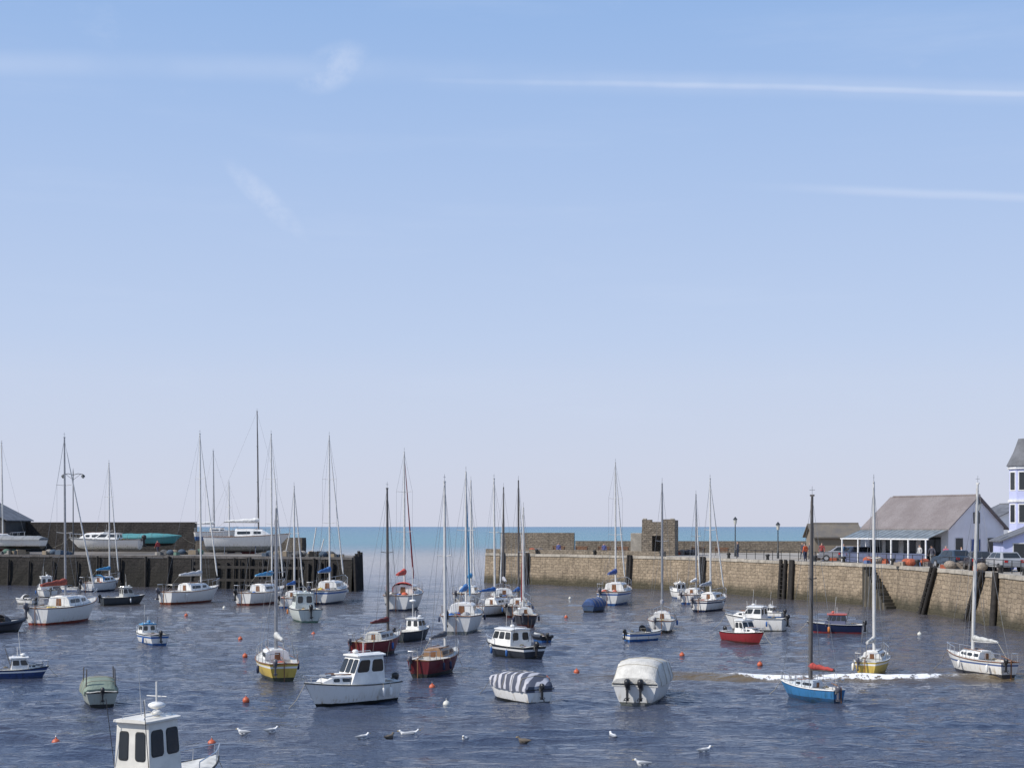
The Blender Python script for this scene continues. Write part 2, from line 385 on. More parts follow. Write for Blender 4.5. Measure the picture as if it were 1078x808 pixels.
def cruiser(x0,x1,yb,deg,top=WHITE,bot=BLK,house=WHITE,roof=None,hh=.27,xw=(-.14,.14),fs=.1,win=2,line=.1,stripe=None,trim=None,cuddy=True,obcol=BLK,z=0,d=None,name='cabin_cruiser',ob=True,pole=0,Lk=1,wk=.72,fbk=.16,rail=True,roll=0,gear=None,front=2):
    th=math.radians(deg); L,dc,lx0=fit(x0,x1,yb,th,z,d,(.37,.88,2.6)); L*=Lk; u=min(max(L/5.5,.7),1.4)
    par=empty(name,(lx0,dc,z),th,math.radians(roll))
    h=Hull(L,.37*L,fbk*L,.3,.88,.14,.3,2.6,.85); fb=h.fb
    st=(stripe,fb*.7,fb*.88) if stripe else (None,0,0)
    build_hull(par,h,hullmat(top,bot,line,*st),trim or M_rub,(.06,.38),.8,.4*u)
    if cuddy: coachroof(par,h,.5,.84,.68,.085*L,house,2)
    zz=h.z(.45)-.05
    wheelhouse(par,h,xw[0]*L,xw[1]*L,h.B/2*wk,zz,hh*L,house,roof,fs*L,win,frontwin=front)
    if rail: rails(par,h,u,(.6,1),False,False,.38)
    if ob: outboard(par,h.x(0),0,h.z(0),u,obcol)
    fenders(par,h,2,random.choice([BLUE,WHITE,(.6,.2,.05)])); clutter(par,h,u,.08,.34,gear or [BLUE,(.5,.1,.05),WHITE,GREY,(.5,.3,.05)])
    mb=MB()
    for sg in (1,-1):
        mb.tube([(xw[0]*L,sg*h.B*.3,zz+hh*L*.3),(xw[0]*L-.25,sg*h.B*.33,zz+hh*L+.7*u)],.012,M_mastd,4)
    if pole: mb.tube([(xw[0]*L*.2,0,zz+hh*L),(xw[0]*L*.2,0,zz+hh*L+pole)],.03,M_mastw,6); mb.tube([(xw[0]*L*.2,-.3,zz+hh*L+pole*.6),(xw[0]*L*.2,.3,zz+hh*L+pole*.6)],.015,M_mastw,5); mb.ell((xw[0]*L*.2,0,zz+hh*L+pole*.35),(.22,.22,.09),gel(),12,6)
    mb.build('poles',par); mooring(par,h)
    return par,h
def covered(x0,x1,yb,deg,top=WHITE,bot=BLK,cover=CREAM,hh=.2,line=.1,fold=0,ob=1,obcol=BLK,name='covered_boat',z=0,d=None,fbk=.15,lit_folds=False,span=(0,1),boxy=False,hoops=0):
    th=math.radians(deg); L,dc,lx0=fit(x0,x1,yb,th,z,d,(.38,.88,2.6)); u=min(max(L/5,.6),1.3)
    par=empty(name,(lx0,dc,z),th)
    h=Hull(L,.38*L,fbk*L,.3,.88,.12,.3,2.6,.85)
    build_hull(par,h,hullmat(top,bot,line),M_rub,(.06,.6),.8,.3)
    if lit_folds:
        m,nt,b=newmat('lit_fold_cover'); tc=nt.nodes.new('ShaderNodeTexCoord').outputs['Object']  # light on the folds painted as pale slanting streaks in the grey colour
        sx=nt.nodes.new('ShaderNodeSeparateXYZ'); nt.links.new(tc,sx.inputs[0])
        nn=noise(nt,tc,1.2,3); y=mth(nt,'ADD',mth(nt,'MULTIPLY',sx.outputs[0],6.5),mth(nt,'ADD',mth(nt,'MULTIPLY',nn,2.5),mth(nt,'MULTIPLY',sx.outputs[1],3.2)))
        w=mth(nt,'SINE',mth(nt,'MULTIPLY',y,2.2)); w=maprange(nt,w,.0,.5)
        nt.links.new(mixc(nt,w,(.07,.08,.115),(.46,.46,.5)),b.inputs['Base Color']); b.inputs['Roughness'].default_value=.8
        m_c=m
    else: m_c=pm('tarpaulin',cover,.75,0,.18,3,.5)
    mb=MB(); rings=[]; N=30
    prof=((1.03,-.11),(1.03,.03),(.86,.42),(.62,.72),(.3,.93),(0,1.0)) if not boxy else ((1.03,-.1),(1.03,.03),(.93,.45),(.84,.82),(.5,.95),(0,1.0))
    for i in range(N+1):
        q=i/N; t=span[0]+(span[1]-span[0])*q; b,zs=h.b(t),h.z(t); x=h.x(t)+(.05 if i==N else 0)
        if boxy: pr=min(1,.25+q*6 if q<.15 else 1)*(1-.93*max(0,(q-.42)/.58)**1.15)
        else: pr=min(1,q*6+.55)*(1-max(0,(q-.62)/.38)**1.6*.92)
        sag=1-.08*abs(math.sin(q*math.pi*3.5)); top_=hh*L*pr*sag; f=1+fold*.1*math.sin(i*2.4)
        sec=[]
        for (ky,kz) in prof:
            zz=zs+(kz*.9 if kz<.04 else kz*top_)
            jig=random.uniform(-.014,.014)*(1+fold)
            sec.append((x,b*ky*(f if .04<kz<.95 else 1)+.015,zz+jig))
        rings.append(sec+[(p[0],-p[1],p[2]+random.uniform(-.012,.012)) for p in sec[:-1][::-1]])
    mb.loft(rings,m_c,closed=False,cap=False); mb.add(rings[0],[tuple(range(len(rings[0])))],m_c)
    mb.build('tarpaulin_cover',par)
    mb=MB()
    for i in range(3,N-2,5): mb.tube([(p[0],p[1]*1.01,p[2]+.01) for p in rings[i]],.01,M_rope,4)
    if hoops:
        for t in (.15,.4):
            for sg in (1,-1): mb.tube([(h.x(t),sg*h.b(t)*.9,h.z(t)),(h.x(t),sg*h.b(t)*.85,h.z(t)+hoops)],.025,M_mastd,5)
    mb.build('cover_ropes',par)
    for k in range(ob): outboard(par,h.x(0),(k-(ob-1)/2)*.5*u,h.z(0)-.12*(ob-1),u*.8,obcol)
    mooring(par,h); return par,h
def openboat(x0,x1,yb,deg,top=WHITE,bot=BLUE,line=.12,hood=None,stripe=None,name='open_motorboat',obcol=BLK,z=0,d=None,screen=True,trim=None,inner=None,rib=False,fbk=.15):
    th=math.radians(deg); L,dc,lx0=fit(x0,x1,yb,th,z,d,(.38,.86,2.5)); u=min(max(L/5,.6),1.3)
    par=empty(name,(lx0,dc,z),th)
    h=Hull(L,.38*L,fbk*L,.25,.86,.13,.3,2.5,.85); fb=h.fb
    st=(stripe,fb*.65,fb*.88) if stripe else (None,0,0)
    build_hull(par,h,hullmat(top,bot,line,*st),trim or M_rub,(.05,.6),.84,fb*.7,inner)
    mb=MB()
    for t in (.2,.42): mb.box((h.x(t),0,h.z(t)-.14),(.26*u,h.b(t)*1.6,.05),M_wood)
    if screen:
        for sg in (1,-1):
            q=[(h.x(.6),0,h.z(.6)+.04),(h.x(.54),sg*h.b(.54)*.8,h.z(.55)+.04),(h.x(.48),sg*h.b(.5)*.75,h.z(.5)+.36*u),(h.x(.53),0,h.z(.6)+.38*u)]
            mb.add(q,[(0,1,2,3)],M_glass); mb.tube([q[2],q[3]],.018,M_steel,4); mb.tube([q[1],q[2]],.018,M_steel,4)
    if rib:
        pts=[(h.x(t),h.b(t)*.98,h.z(t)) for t in TS]; pts+= [(p[0],-p[1],p[2]) for p in pts[::-1]]
        mb.tube(pts,.17*u,pm('inflatable_tube',(.03,.035,.05),.6),10)
    mb.build('seats_and_screen',par)
    if hood: sprayhood(par,h,.5,u*1.1,hood,.85)
    outboard(par,h.x(0),0,h.z(0),u,obcol); clutter(par,h,u,.1,.5,[BLUE,WHITE,(.5,.12,.04),GREY],-.2); mooring(par,h)
    return par,h

yacht(173,223,636,62,209,456,bot=(.25,.06,.03),cover=(.55,.55,.55),spr=2)
yacht(43,92,658,76,70,461,bot=(.3,.05,.03),cover=(.35,.08,.05),mast=M_alu)
yacht(92,120,623,75,112,487,bot=NAVY,cover=LBLUE,hood=LBLUE)
cruiser(36,66,629,120,bot=BLK,roof=WHITE,hh=.3)
openboat(14,42,636,150,bot=GREY,top=WHITE,hood=(.5,.5,.5))
openboat(62,86,622,160,bot=BLUE,top=WHITE)
cruiser(106,149,637,35,top=(.05,.06,.07),house=(.5,.5,.47),hh=.22,cuddy=False,xw=(-.05,.24),name='fishing_boat',rail=False)
yacht(252,294,637,70,284,456,bot=(.2,.04,.03),cover=LBLUE,spr=2)
cruiser(139,183,679,125,top=WHITE,bot=BLUE,stripe=BLUE,hh=.16,roof=LBLUE,xw=(-.02,.2),name='cabin_cruiser',fbk=.16)
openboat(-22,17,667,60,top=(.05,.05,.06),bot=BLK,rib=True,hood=(.08,.08,.09),name='inflatable_boat')
cruiser(-4,48,715,22,top=(.03,.06,.17),bot=(.05,.08,.2),house=WHITE,hh=.24,xw=(-.22,.16),cuddy=True,name='fishing_boat',wk=.8,fbk=.17,stripe=WHITE)
covered(82,134,744,112,top=(.36,.38,.33),cover=(.2,.25,.2),hh=.15,ob=1,span=(.1,1),boxy=True,hoops=.9)
p,h=cruiser(110,212,868,66,top=WHITE,bot=BLK,house=(.76,.73,.66),hh=.335,xw=(-.26,.02),fs=.03,Lk=1.12,pole=.9,wk=.64,cuddy=False,name='fishing_boat',ob=False,gear=[(.6,.35,.05),GREY])
yacht(263,318,717,108,293,536,top=YEL,bot=(.08,.08,.05),cover=(.5,.5,.48),jib=None,cab=WHITE,stripe=WHITE,mast=M_alu)
cruiser(302,344,655,110,top=(.6,.64,.6),bot=(.1,.2,.15),hh=.2,house=(.62,.66,.62))
yacht(296,322,640,82,310,512,bot=BLUE,cover=BLUE)
yacht(330,367,636,80,347,459,bot=NAVY,cover=(.05,.16,.4),stripe=BLUE,spr=2)
cruiser(326,422,744,222,bot=BLK,hh=.27,xw=(-.32,.08),fs=.12,win=2,fbk=.17,name='cabin_cruiser',front=3)
yacht(368,417,692,66,408,514,top=(.2,.03,.03),bot=BLK,cover=(.15,.03,.03),jib=None,mast=M_mastd,cab=(.5,.5,.48))
yacht(407,446,643,84,426,476,bot=NAVY,cover=(.55,.07,.05),hood=(.55,.07,.05),jib=RED)
cruiser(410,451,676,60,top=(.04,.05,.06),hh=.2,house=WHITE,name='fishing_boat',xw=(-.02,.26),cuddy=False,pole=3.2)
yacht(432,482,713,70,468,507,top=(.13,.02,.025),bot=(.03,.03,.03),cover=(.12,.12,.13),jib=None,mast=M_mastw,cab=(.3,.18,.1),trim=M_wood)
yacht(465,509,667,85,490,496,bot=GREY,cover=(.06,.18,.42),jib=LBLUE)
yacht(476,506,637,82,496,505,bot=BLUE,cover=LBLUE)
yacht(502,550,649,58,518,504,bot=(.1,.1,.1),cover=BLUE,jib=None)
yacht(516,545,640,95,530,513,bot=NAVY,cover=(.4,.4,.42),mast=M_mastd)
yacht(530,560,650,80,546,506,top=(.2,.2,.2),cover=BLUE,mast=M_mastd)
yacht(540,566,660,95,551,534,top=(.05,.05,.06),cover=(.3,.3,.3),mast=M_mastw,jib=RED)
cruiser(512,574,694,125,top=(.04,.045,.055),house=WHITE,hh=.2,xw=(-.22,.22),name='fishing_boat',wk=.85,fbk=.13,win=3,stripe=WHITE)
openboat(560,581,676,110,top=BLK,rib=True,screen=False,name='inflatable_boat')
covered(515,582,742,122,top=WHITE,lit_folds=True,hh=.17,fold=1.2,ob=1,boxy=True)
covered(612,639,644,60,top=(.06,.1,.18),cover=(.04,.08,.2),hh=.2,ob=0,name='covered_dinghy')
yacht(632,673,637,74,645,487,bot=BLUE,cover=(.06,.1,.3),jib=WHITE,stripe=BLUE,spr=2)
openboat(655,698,675,28,top=WHITE,bot=BLUE,stripe=BLUE,screen=True,hood=(.1,.12,.16),name='open_motorboat',fbk=.18)
yacht(682,713,666,83,696,509,bot=BLK,cover=(.3,.3,.32),mast=M_alu,jib=None)
covered(641,709,742,74,top=WHITE,bot=(.2,.2,.2),cover=(.6,.58,.53),hh=.18,ob=2,boxy=True)
yacht(710,742,636,70,735,520,bot=BLUE,cover=WHITE,name='sailing_dinghy')
yacht(726,772,644,62,746,504,bot=NAVY,cover=(.4,.42,.45),stripe=NAVY)
cruiser(760,800,678,300,top=RED,bot=(.1,.02,.02),house=WHITE,hh=.22,name='fishing_boat',xw=(-.12,.16))
cruiser(766,829,665,150,top=WHITE,bot=(.12,.12,.12),hh=.18,house=WHITE,xw=(-.16,.2),fs=.13,obcol=BLK,fbk=.19,wk=.82)
cruiser(800,826,650,140,top=WHITE,bot=BLUE,hh=.2,house=WHITE)
cruiser(706,728,630,110,top=WHITE,bot=BLUE,hh=.22,house=WHITE)
cruiser(851,909,667,165,top=NAVY,bot=RED,house=(.12,.13,.2),roof=(.5,.1,.06),hh=.19,xw=(-.2,.2),win=4,cuddy=False,name='passenger_launch',fbk=.15)
yacht(828,884,740,128,853,522,top=(.05,.2,.42),bot=(.03,.09,.2),cover=(.4,.06,.05),jib=None,mast=M_mastd,cab=(.55,.6,.65),trim=gel(WHITE))
yacht(891,941,712,64,920,508,top=YEL,bot=(.4,.26,.04),cover=(.62,.6,.55),stripe=WHITE,mast=M_mastw,jib=None,trim=gel(WHITE))
yacht(1009,1058,714,112,1026,509,bot=(.06,.06,.08),cover=(.5,.5,.48),mast=M_mastw,jib=None,stripe=(.1,.15,.3),roll=1.5,win=4)
# boats ashore on the left quay
BZ=QZ+1.1
cruiser(72,150,0,178,z=BZ-.3,d=176,top=WHITE,bot=WHITE,hh=.08,fs=.12,xw=(-.2,.15),name='motor_launch',fbk=.1,rail=True)
covered(116,190,0,5,z=BZ,d=184,top=TEAL,cover=(.08,.27,.28),hh=.06,ob=0,fbk=.09)
covered(-20,48,0,175,z=BZ-.2,d=174,top=WHITE,cover=(.25,.26,.27),hh=.06,ob=0,fbk=.11)
yacht(213,258,0,20,222,475,z=BZ+.9,d=186,dry=True,cover=WHITE,bot=BLUE,jib=None)
yacht(215,306,0,5,272,433,z=BZ-.2,d=176,dry=True,cover=WHITE,bot=GREY,jib=None,spr=2,mast=M_mastd)
yacht(-30,22,0,30,2,466,z=BZ,d=180,dry=True,cover=WHITE,bot=BLUE,jib=None,boom=False)
yacht(228,262,0,60,240,508,z=BZ-.4,d=182,dry=True,cover=WHITE,bot=BLUE,jib=None,boom=False)

# ------------------------------------------------------------------ stone materials
def stone(name,c1,c2,mort,bs=(.9,.38),tide=True,scale=1.0,weed=(.05,.045,.025),tz=(.3,1.5)):
    m,nt,b=newmat(name)
    tcn=nt.nodes.new('ShaderNodeTexCoord'); uv=tcn.outputs['UV']; ob=tcn.outputs['Object']
    wob=nt.nodes.new('ShaderNodeTexNoise'); wob.inputs['Scale'].default_value=1.3; nt.links.new(uv,wob.inputs['Vector'])
    va=nt.nodes.new('ShaderNodeVectorMath'); va.operation='MULTIPLY_ADD'
    nt.links.new(wob.outputs['Color'],va.inputs[0]); va.inputs[1].default_value=(.4,.4,0); nt.links.new(uv,va.inputs[2])
    br=nt.nodes.new('ShaderNodeTexBrick'); nt.links.new(va.outputs[0],br.inputs['Vector'])
    br.inputs['Color1'].default_value=(*c1,1); br.inputs['Color2'].default_value=(*c2,1); br.inputs['Mortar'].default_value=(*mort,1)
    br.inputs['Scale'].default_value=scale; br.inputs['Brick Width'].default_value=bs[0]; br.inputs['Row Height'].default_value=bs[1]
    br.inputs['Mortar Size'].default_value=.025; br.inputs['Mortar Smooth'].default_value=.5
    n1=maprange(nt,noise(nt,uv,.25,6,.7),.3,.7); n2=noise(nt,uv,3,6,.75)
    c=mixc(nt,mth(nt,'MULTIPLY',n1,.55),br.outputs[0],[x*.55 for x in c2])
    c=mixc(nt,maprange(nt,n2,.42,.75,0,.6),c,[min(1,x*1.3) for x in c1])
    c=mixc(nt,maprange(nt,n2,.45,.28,0,.5),c,[x*.4 for x in c2])
    st=maprange(nt,noise(nt,uv,1.2,5,.6,(1.6,.12,1)),.48,.72,0,.6)
    c=mixc(nt,st,c,[x*.35 for x in c1])
    if tide:
        sx=nt.nodes.new('ShaderNodeSeparateXYZ'); nt.links.new(ob,sx.inputs[0])
        zz=mth(nt,'ADD',sx.outputs[2],mth(nt,'MULTIPLY',mth(nt,'SUBTRACT',noise(nt,uv,.6,5,.6),.5),1.6))
        c=mixc(nt,maprange(nt,zz,tz[0],tz[1],.92,0),c,weed)
    nt.links.new(c,b.inputs['Base Color']); b.inputs['Roughness'].default_value=.9
    bn=nt.nodes.new('ShaderNodeBump'); bn.inputs['Strength'].default_value=.9; bn.inputs['Distance'].default_value=.1
    hgt=mth(nt,'ADD',mth(nt,'MULTIPLY',br.outputs['Fac'],-.5),mth(nt,'MULTIPLY',n2,1.4)); nt.links.new(hgt,bn.inputs['Height']); nt.links.new(bn.outputs[0],b.inputs['Normal'])
    return m
M_wall=stone('harbour_stone',(.4,.315,.22),(.27,.21,.145),(.17,.135,.1),(.7,.33))
M_wallL=stone('shaded_weedy_stone',(.035,.03,.027),(.022,.02,.018),(.012,.012,.01),tz=(1.,3.),weed=(.02,.018,.014))  # near-black colour holds dark weed and the painted shade of this face
M_rub1=stone('rubble_stone',(.3,.25,.19),(.2,.165,.125),(.12,.1,.08),(.5,.25),False)
M_cop=pm('coping_stone',(.4,.36,.3),.85,0,.3,1.2,.3)
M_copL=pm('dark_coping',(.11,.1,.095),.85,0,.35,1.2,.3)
M_conc=pm('quay_paving',(.34,.31,.27),.9,0,.25,.3,.2)
M_tim=pm('weathered_timber',(.028,.024,.021),.85,0,.4,3,.4)
def wallstrip(mb_name,pts,z0,z1,mat,parent=None,batter=.0,step=.8,jit=.05,thick=None,close=False):
    bm=bmesh.new(); uvl=bm.loops.layers.uv.new('UVMap')
    def strip(P,off,flip):
        u=0; cols=[]
        for i in range(len(P)-1):
            a=Vector(P[i]);b=Vector(P[i+1]); L=(b-a).length; n=max(1,int(L/step)); t=(b-a)/L; nr=Vector((t.y,-t.x))
            for k in range(n+(1 if i==len(P)-2 else 0)):
                q=k/n; p=a.lerp(b,q)+nr*off; cols.append((p,nr,u+L*q))
            u+=L
        nz=max(1,int((z1-z0)/step)); g=[]
        for (p,nr,uu) in cols:
            col=[]
            for j in range(nz+1):
                z=z0+(z1-z0)*j/nz; o=batter*(1-j/nz)+(random.uniform(-jit,jit) if j<nz else 0)
                col.append((bm.verts.new((p.x+nr.x*o,p.y+nr.y*o,z)),uu,z))
            g.append(col)
        for i in range(len(g)-1):
            for j in range(nz):
                q=[g[i][j],g[i+1][j],g[i+1][j+1],g[i][j+1]]
                if flip: q=q[::-1]
                f=bm.faces.new([v[0] for v in q])
                for l,v in zip(f.loops,q): l[uvl].uv=(v[1],v[2])
        return g
    g1=strip(pts,0,False)
    if thick:
        g2=strip(pts,-thick,True)
        for i in range(len(g1)-1):
            q=[g1[i][-1],g1[i+1][-1],g2[i+1][-1],g2[i][-1]]; f=bm.faces.new([v[0] for v in q])
            for l,v,w in zip(f.loops,q,(0,0,thick,thick)): l[uvl].uv=(v[1],w)
        for e in (0,-1):
            for j in range(len(g1[0])-1):
                q=[g1[e][j],g1[e][j+1],g2[e][j+1],g2[e][j]]; f=bm.faces.new([v[0] for v in q])
                for l,v,w in zip(f.loops,q,(0,0,thick,thick)): l[uvl].uv=(w,v[2])
    me=bpy.data.meshes.new(mb_name); bm.to_mesh(me); bm.free(); me.materials.append(mat)
    ob=bpy.data.objects.new(mb_name,me); scene.collection.objects.link(ob)
    if parent: ob.parent=parent
    return ob
def coping(pts,z,w,hh,mat,name,parent,over=.1,bl=1.3):
    mb=MB()
    for i in range(len(pts)-1):
        a=Vector(pts[i]);b=Vector(pts[i+1]); L=(b-a).length; t=(b-a)/L; nr=Vector((t.y,-t.x)); n=max(1,int(L/bl)); rz=math.atan2(t.y,t.x)
        for k in range(n):
            p=a+t*(L*(k+.5)/n)-nr*(w/2-over)
            mb.box((p.x,p.y,z+hh/2+random.uniform(-.015,.02)),(L/n-.025,w,hh),mat,rz+random.uniform(-.008,.008),.99,.97)
    mb.build(name,parent)
RP=[G(511,613),G(600,616),G(700,620.5),G(770,625),G(830,630),G(890,634.5),G(945,640.5),G(1000,649),G(1078,664)]
RP+= [(36.5,80),(37.5,40)]
BACK=[(90,40),(300,120),(300,260),(110,215),(66,193),(40,183),(22,184),(RP[0][0]+1.2,RP[0][1]+9.5)]
q=empty('stone_quay')
wallstrip('harbour_wall',RP,-1.0,QZ-.25,M_wall,q,batter=.35,step=.7)
coping(RP,QZ-.25,.7,.28,M_cop,'coping',q,over=.08)
wallstrip('seaward_wall',list(BACK[2:])+[RP[0]],-1.0,QZ,M_wall,q,batter=.2,step=2)
mb=MB(); top=[(x,y,QZ) for x,y in RP]+[(x,y,QZ) for x,y in BACK]; mb.add(top,[tuple(range(len(top)))],M_conc); mb.build('quay_surface',q)
def wall_at(px):
    k=(px-CX)/F
    for i in range(len(RP)-1):
        (x1,y1),(x2,y2)=RP[i],RP[i+1]; a=x1-k*y1; b=x2-k*y2
        if a*b<=0 and a!=b:
            t=a/(a-b); p=Vector((x1+(x2-x1)*t,y1+(y2-y1)*t)); tg=Vector((x2-x1,y2-y1)).normalized(); return p,tg,Vector((tg.y,-tg.x))
wallstrip('pier_head_wall',[(-1.5,186.5),(8,184.5)],QZ,6.2,M_rub1,None,thick=.7,step=1)
wallstrip('sea_parapet_wall',[(8.2,184.6),(22,183),(40,182),(64,191)],QZ,5.15,M_rub1,None,thick=.5,step=1)
wallstrip('low_pier_wall',[(x+.0,y+1.6) for x,y in RP[0:3]],QZ,QZ+.55,M_rub1,None,thick=.45,step=.8,jit=.03)
e=empty('stone_lookout',(XA(695,166),166,QZ),math.radians(-14))
for nm,pts,zz in (('front_left_wall',[(-1.9,-1.5),(-.75,-1.5)],4.15),('front_right_wall',[(.5,-1.5),(1.9,-1.5)],4.2),('side_wall',[(1.9,-1.5),(1.9,1.6)],4.1),('rear_wall',[(1.9,1.6),(-1.9,1.6)],3.7),('west_wall',[(-1.9,1.6),(-1.9,-1.5)],3.9)):
    wallstrip(nm,pts,0,zz,M_rub1,e,thick=.45,step=.5,jit=.04)
wallstrip('lintel_wall',[(-.74,-1.52),(.49,-1.52)],2.3,3.9,M_rub1,e,thick=.42,step=.4,jit=.03)
mb=MB()
for x in (-1.6,1.6): mb.box((x,-1.28,4.2),(.45,.5,.2),M_cop,.02)
mb.box((-2.6,-.4,1.3),(1.3,2.0,2.6),M_cop); mb.build('battlements',e,.03)
def bench(px,d,rz=0):
    mb=MB(); e=empty('park_bench',(XA(px,d),d,QZ),rz)
    for k in range(4): mb.box((0,-.2+.13*k,.45),(1.6,.1,.04),M_wood)
    mb.build('seat',e); mb=MB()
    for k in range(3): mb.box((0,.3+.03*k,.6+.14*k),(1.6,.03,.1),M_wood)
    mb.build('backrest',e); mb=MB()
    for x in (-.7,.7): mb.box((x,-.18,.21),(.07,.07,.42),M_rub); mb.box((x,.28,.43),(.07,.07,.86),M_rub)
    mb.build('legs',e)
for px,d in ((588,176),(612,175),(636,174),(655,173),(735,168),(760,165)): bench(px,d,math.radians(-8))
p,t,n=wall_at(922); mb=MB(); ms=pm('dark_step_stone',(.1,.085,.06),.8,0,.4,1.5,.3);  # dark step stone; every other step takes a darker tone
for i in range(14):
    c=p+t*(.32*i)+n*.75; zt=QZ-.27*(i+.6); mb.box((c.x,c.y,(zt-1)/2),(.33,.95,zt+1),ms if i%2 else pm('dark_step_stone2',(.045,.04,.03),.8),math.atan2(t.y,t.x))
mb.build('harbour_steps')
def fender(px,lean=0.0,pair=.8):
    p,t,n=wall_at(px); e=empty('timber_fender'); mb=MB()
    for s in (-pair/2,pair/2):
        a=p+t*s+n*.55; b=p+t*(s-lean)+n*.2
        mb.tube([(a.x,a.y,-1),(b.x,b.y,QZ+.15)],[.19,.17],M_tim,8)
    mb.build('piles',e); mb=MB()
    for k in range(9):
        z=.1+k*.4; a=p+t*(-pair/2-lean*(z/QZ))+n*(.6-.35*z/QZ); b=p+t*(pair/2-lean*(z/QZ))+n*(.6-.35*z/QZ); mb.tube([(a.x,a.y,z),(b.x,b.y,z)],.04,M_tim,5)
    mb.build('rungs',e)
fender(827,.1); fender(836,.1,.3); fender(742,.1,.5); fender(974,-2.2,.7); fender(1022,-2.8,.7); fender(664,0,.4); fender(530,0,.4); fender(556,0,.3); fender(1052,.2,.3)
for px in (560,620,690,760,800,850,880,930,955,990,1040,1065):
    p,t,n=wall_at(px); mb=MB(); c=p-n*.9
    mb.tube([(c.x,c.y,QZ),(c.x,c.y,QZ+.35),(c.x,c.y,QZ+.45),(c.x,c.y,QZ+.6)],[.17,.14,.24,.16],M_rub,10); mb.build('mooring_bollard')
mb=MB()
ps=[wall_at(px) for px in range(745,1078,9)]
prev=None
e=empty('quay_railing')
for (p,t,n) in ps:
    c=p-n*1.6
    mb.tube([(c.x,c.y,QZ),(c.x,c.y,QZ+.95)],.035,M_rub,5)
    if prev is not None and (prev-c).length<6:
        for z in (.5,.92): mb.tube([(prev.x,prev.y,QZ+z),(c.x,c.y,QZ+z)],.022,M_rub,4)
    prev=c
mb.build('rails_and_posts',e)
# ------------------------------------------------------------------ left quay
LP=[(-175,178),G(0,615.5),G(150,617.5),G(262,619.5),G(371,622)]
q=empty('dark_quay')
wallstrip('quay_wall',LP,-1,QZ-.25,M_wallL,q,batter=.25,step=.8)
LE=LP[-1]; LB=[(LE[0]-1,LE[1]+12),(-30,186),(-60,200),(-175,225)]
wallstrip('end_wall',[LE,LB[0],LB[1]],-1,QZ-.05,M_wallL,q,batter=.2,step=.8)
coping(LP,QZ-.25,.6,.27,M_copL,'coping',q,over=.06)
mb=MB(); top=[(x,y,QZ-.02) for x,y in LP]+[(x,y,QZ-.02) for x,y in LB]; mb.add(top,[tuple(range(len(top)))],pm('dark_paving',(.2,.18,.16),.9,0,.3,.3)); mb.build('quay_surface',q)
mb=MB()
for i in range(80):
    x=-78+i*.74+random.uniform(-.2,.2)
    if x>LE[0]: break
    for k in range(len(LP)-1):
        if LP[k][0]<=x<=LP[k+1][0]:
            tt=(x-LP[k][0])/(LP[k+1][0]-LP[k][0]); y=LP[k][1]+(LP[k+1][1]-LP[k][1])*tt
            if i%4==0 or x>-33: mb.tube([(x,y-.42,-1),(x+random.uniform(-.1,.1),y-.3,QZ+random.uniform(-.8,.1))],random.uniform(.1,.17),M_tim,7)
for z in (1.2,2.6): mb.box((-28.5,LE[1]+.05-.6+.1,z),(14.5,.18,.28),M_tim,math.atan2(LP[4][1]-LP[3][1],LP[4][0]-LP[3][0]))
for i in range(6):
    mb.tube([(LE[0]+.45,LE[1]-.3+i*1.3,-1),(LE[0]+.3,LE[1]-.3+i*1.3,QZ+random.uniform(.0,.7))],.17,M_tim,7)
mb.build('timber_piling',q)
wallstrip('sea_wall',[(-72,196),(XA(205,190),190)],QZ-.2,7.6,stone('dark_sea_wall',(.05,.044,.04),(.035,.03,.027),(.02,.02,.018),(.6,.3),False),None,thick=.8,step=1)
wallstrip('low_sea_wall',[(XA(205.5,190),190),(XA(300,183),183),(XA(318,180),180)],QZ-.2,5.6,stone('old_wall',(.12,.105,.085),(.08,.07,.06),(.04,.035,.03),(.6,.3),False),None,thick=.6,step=1)
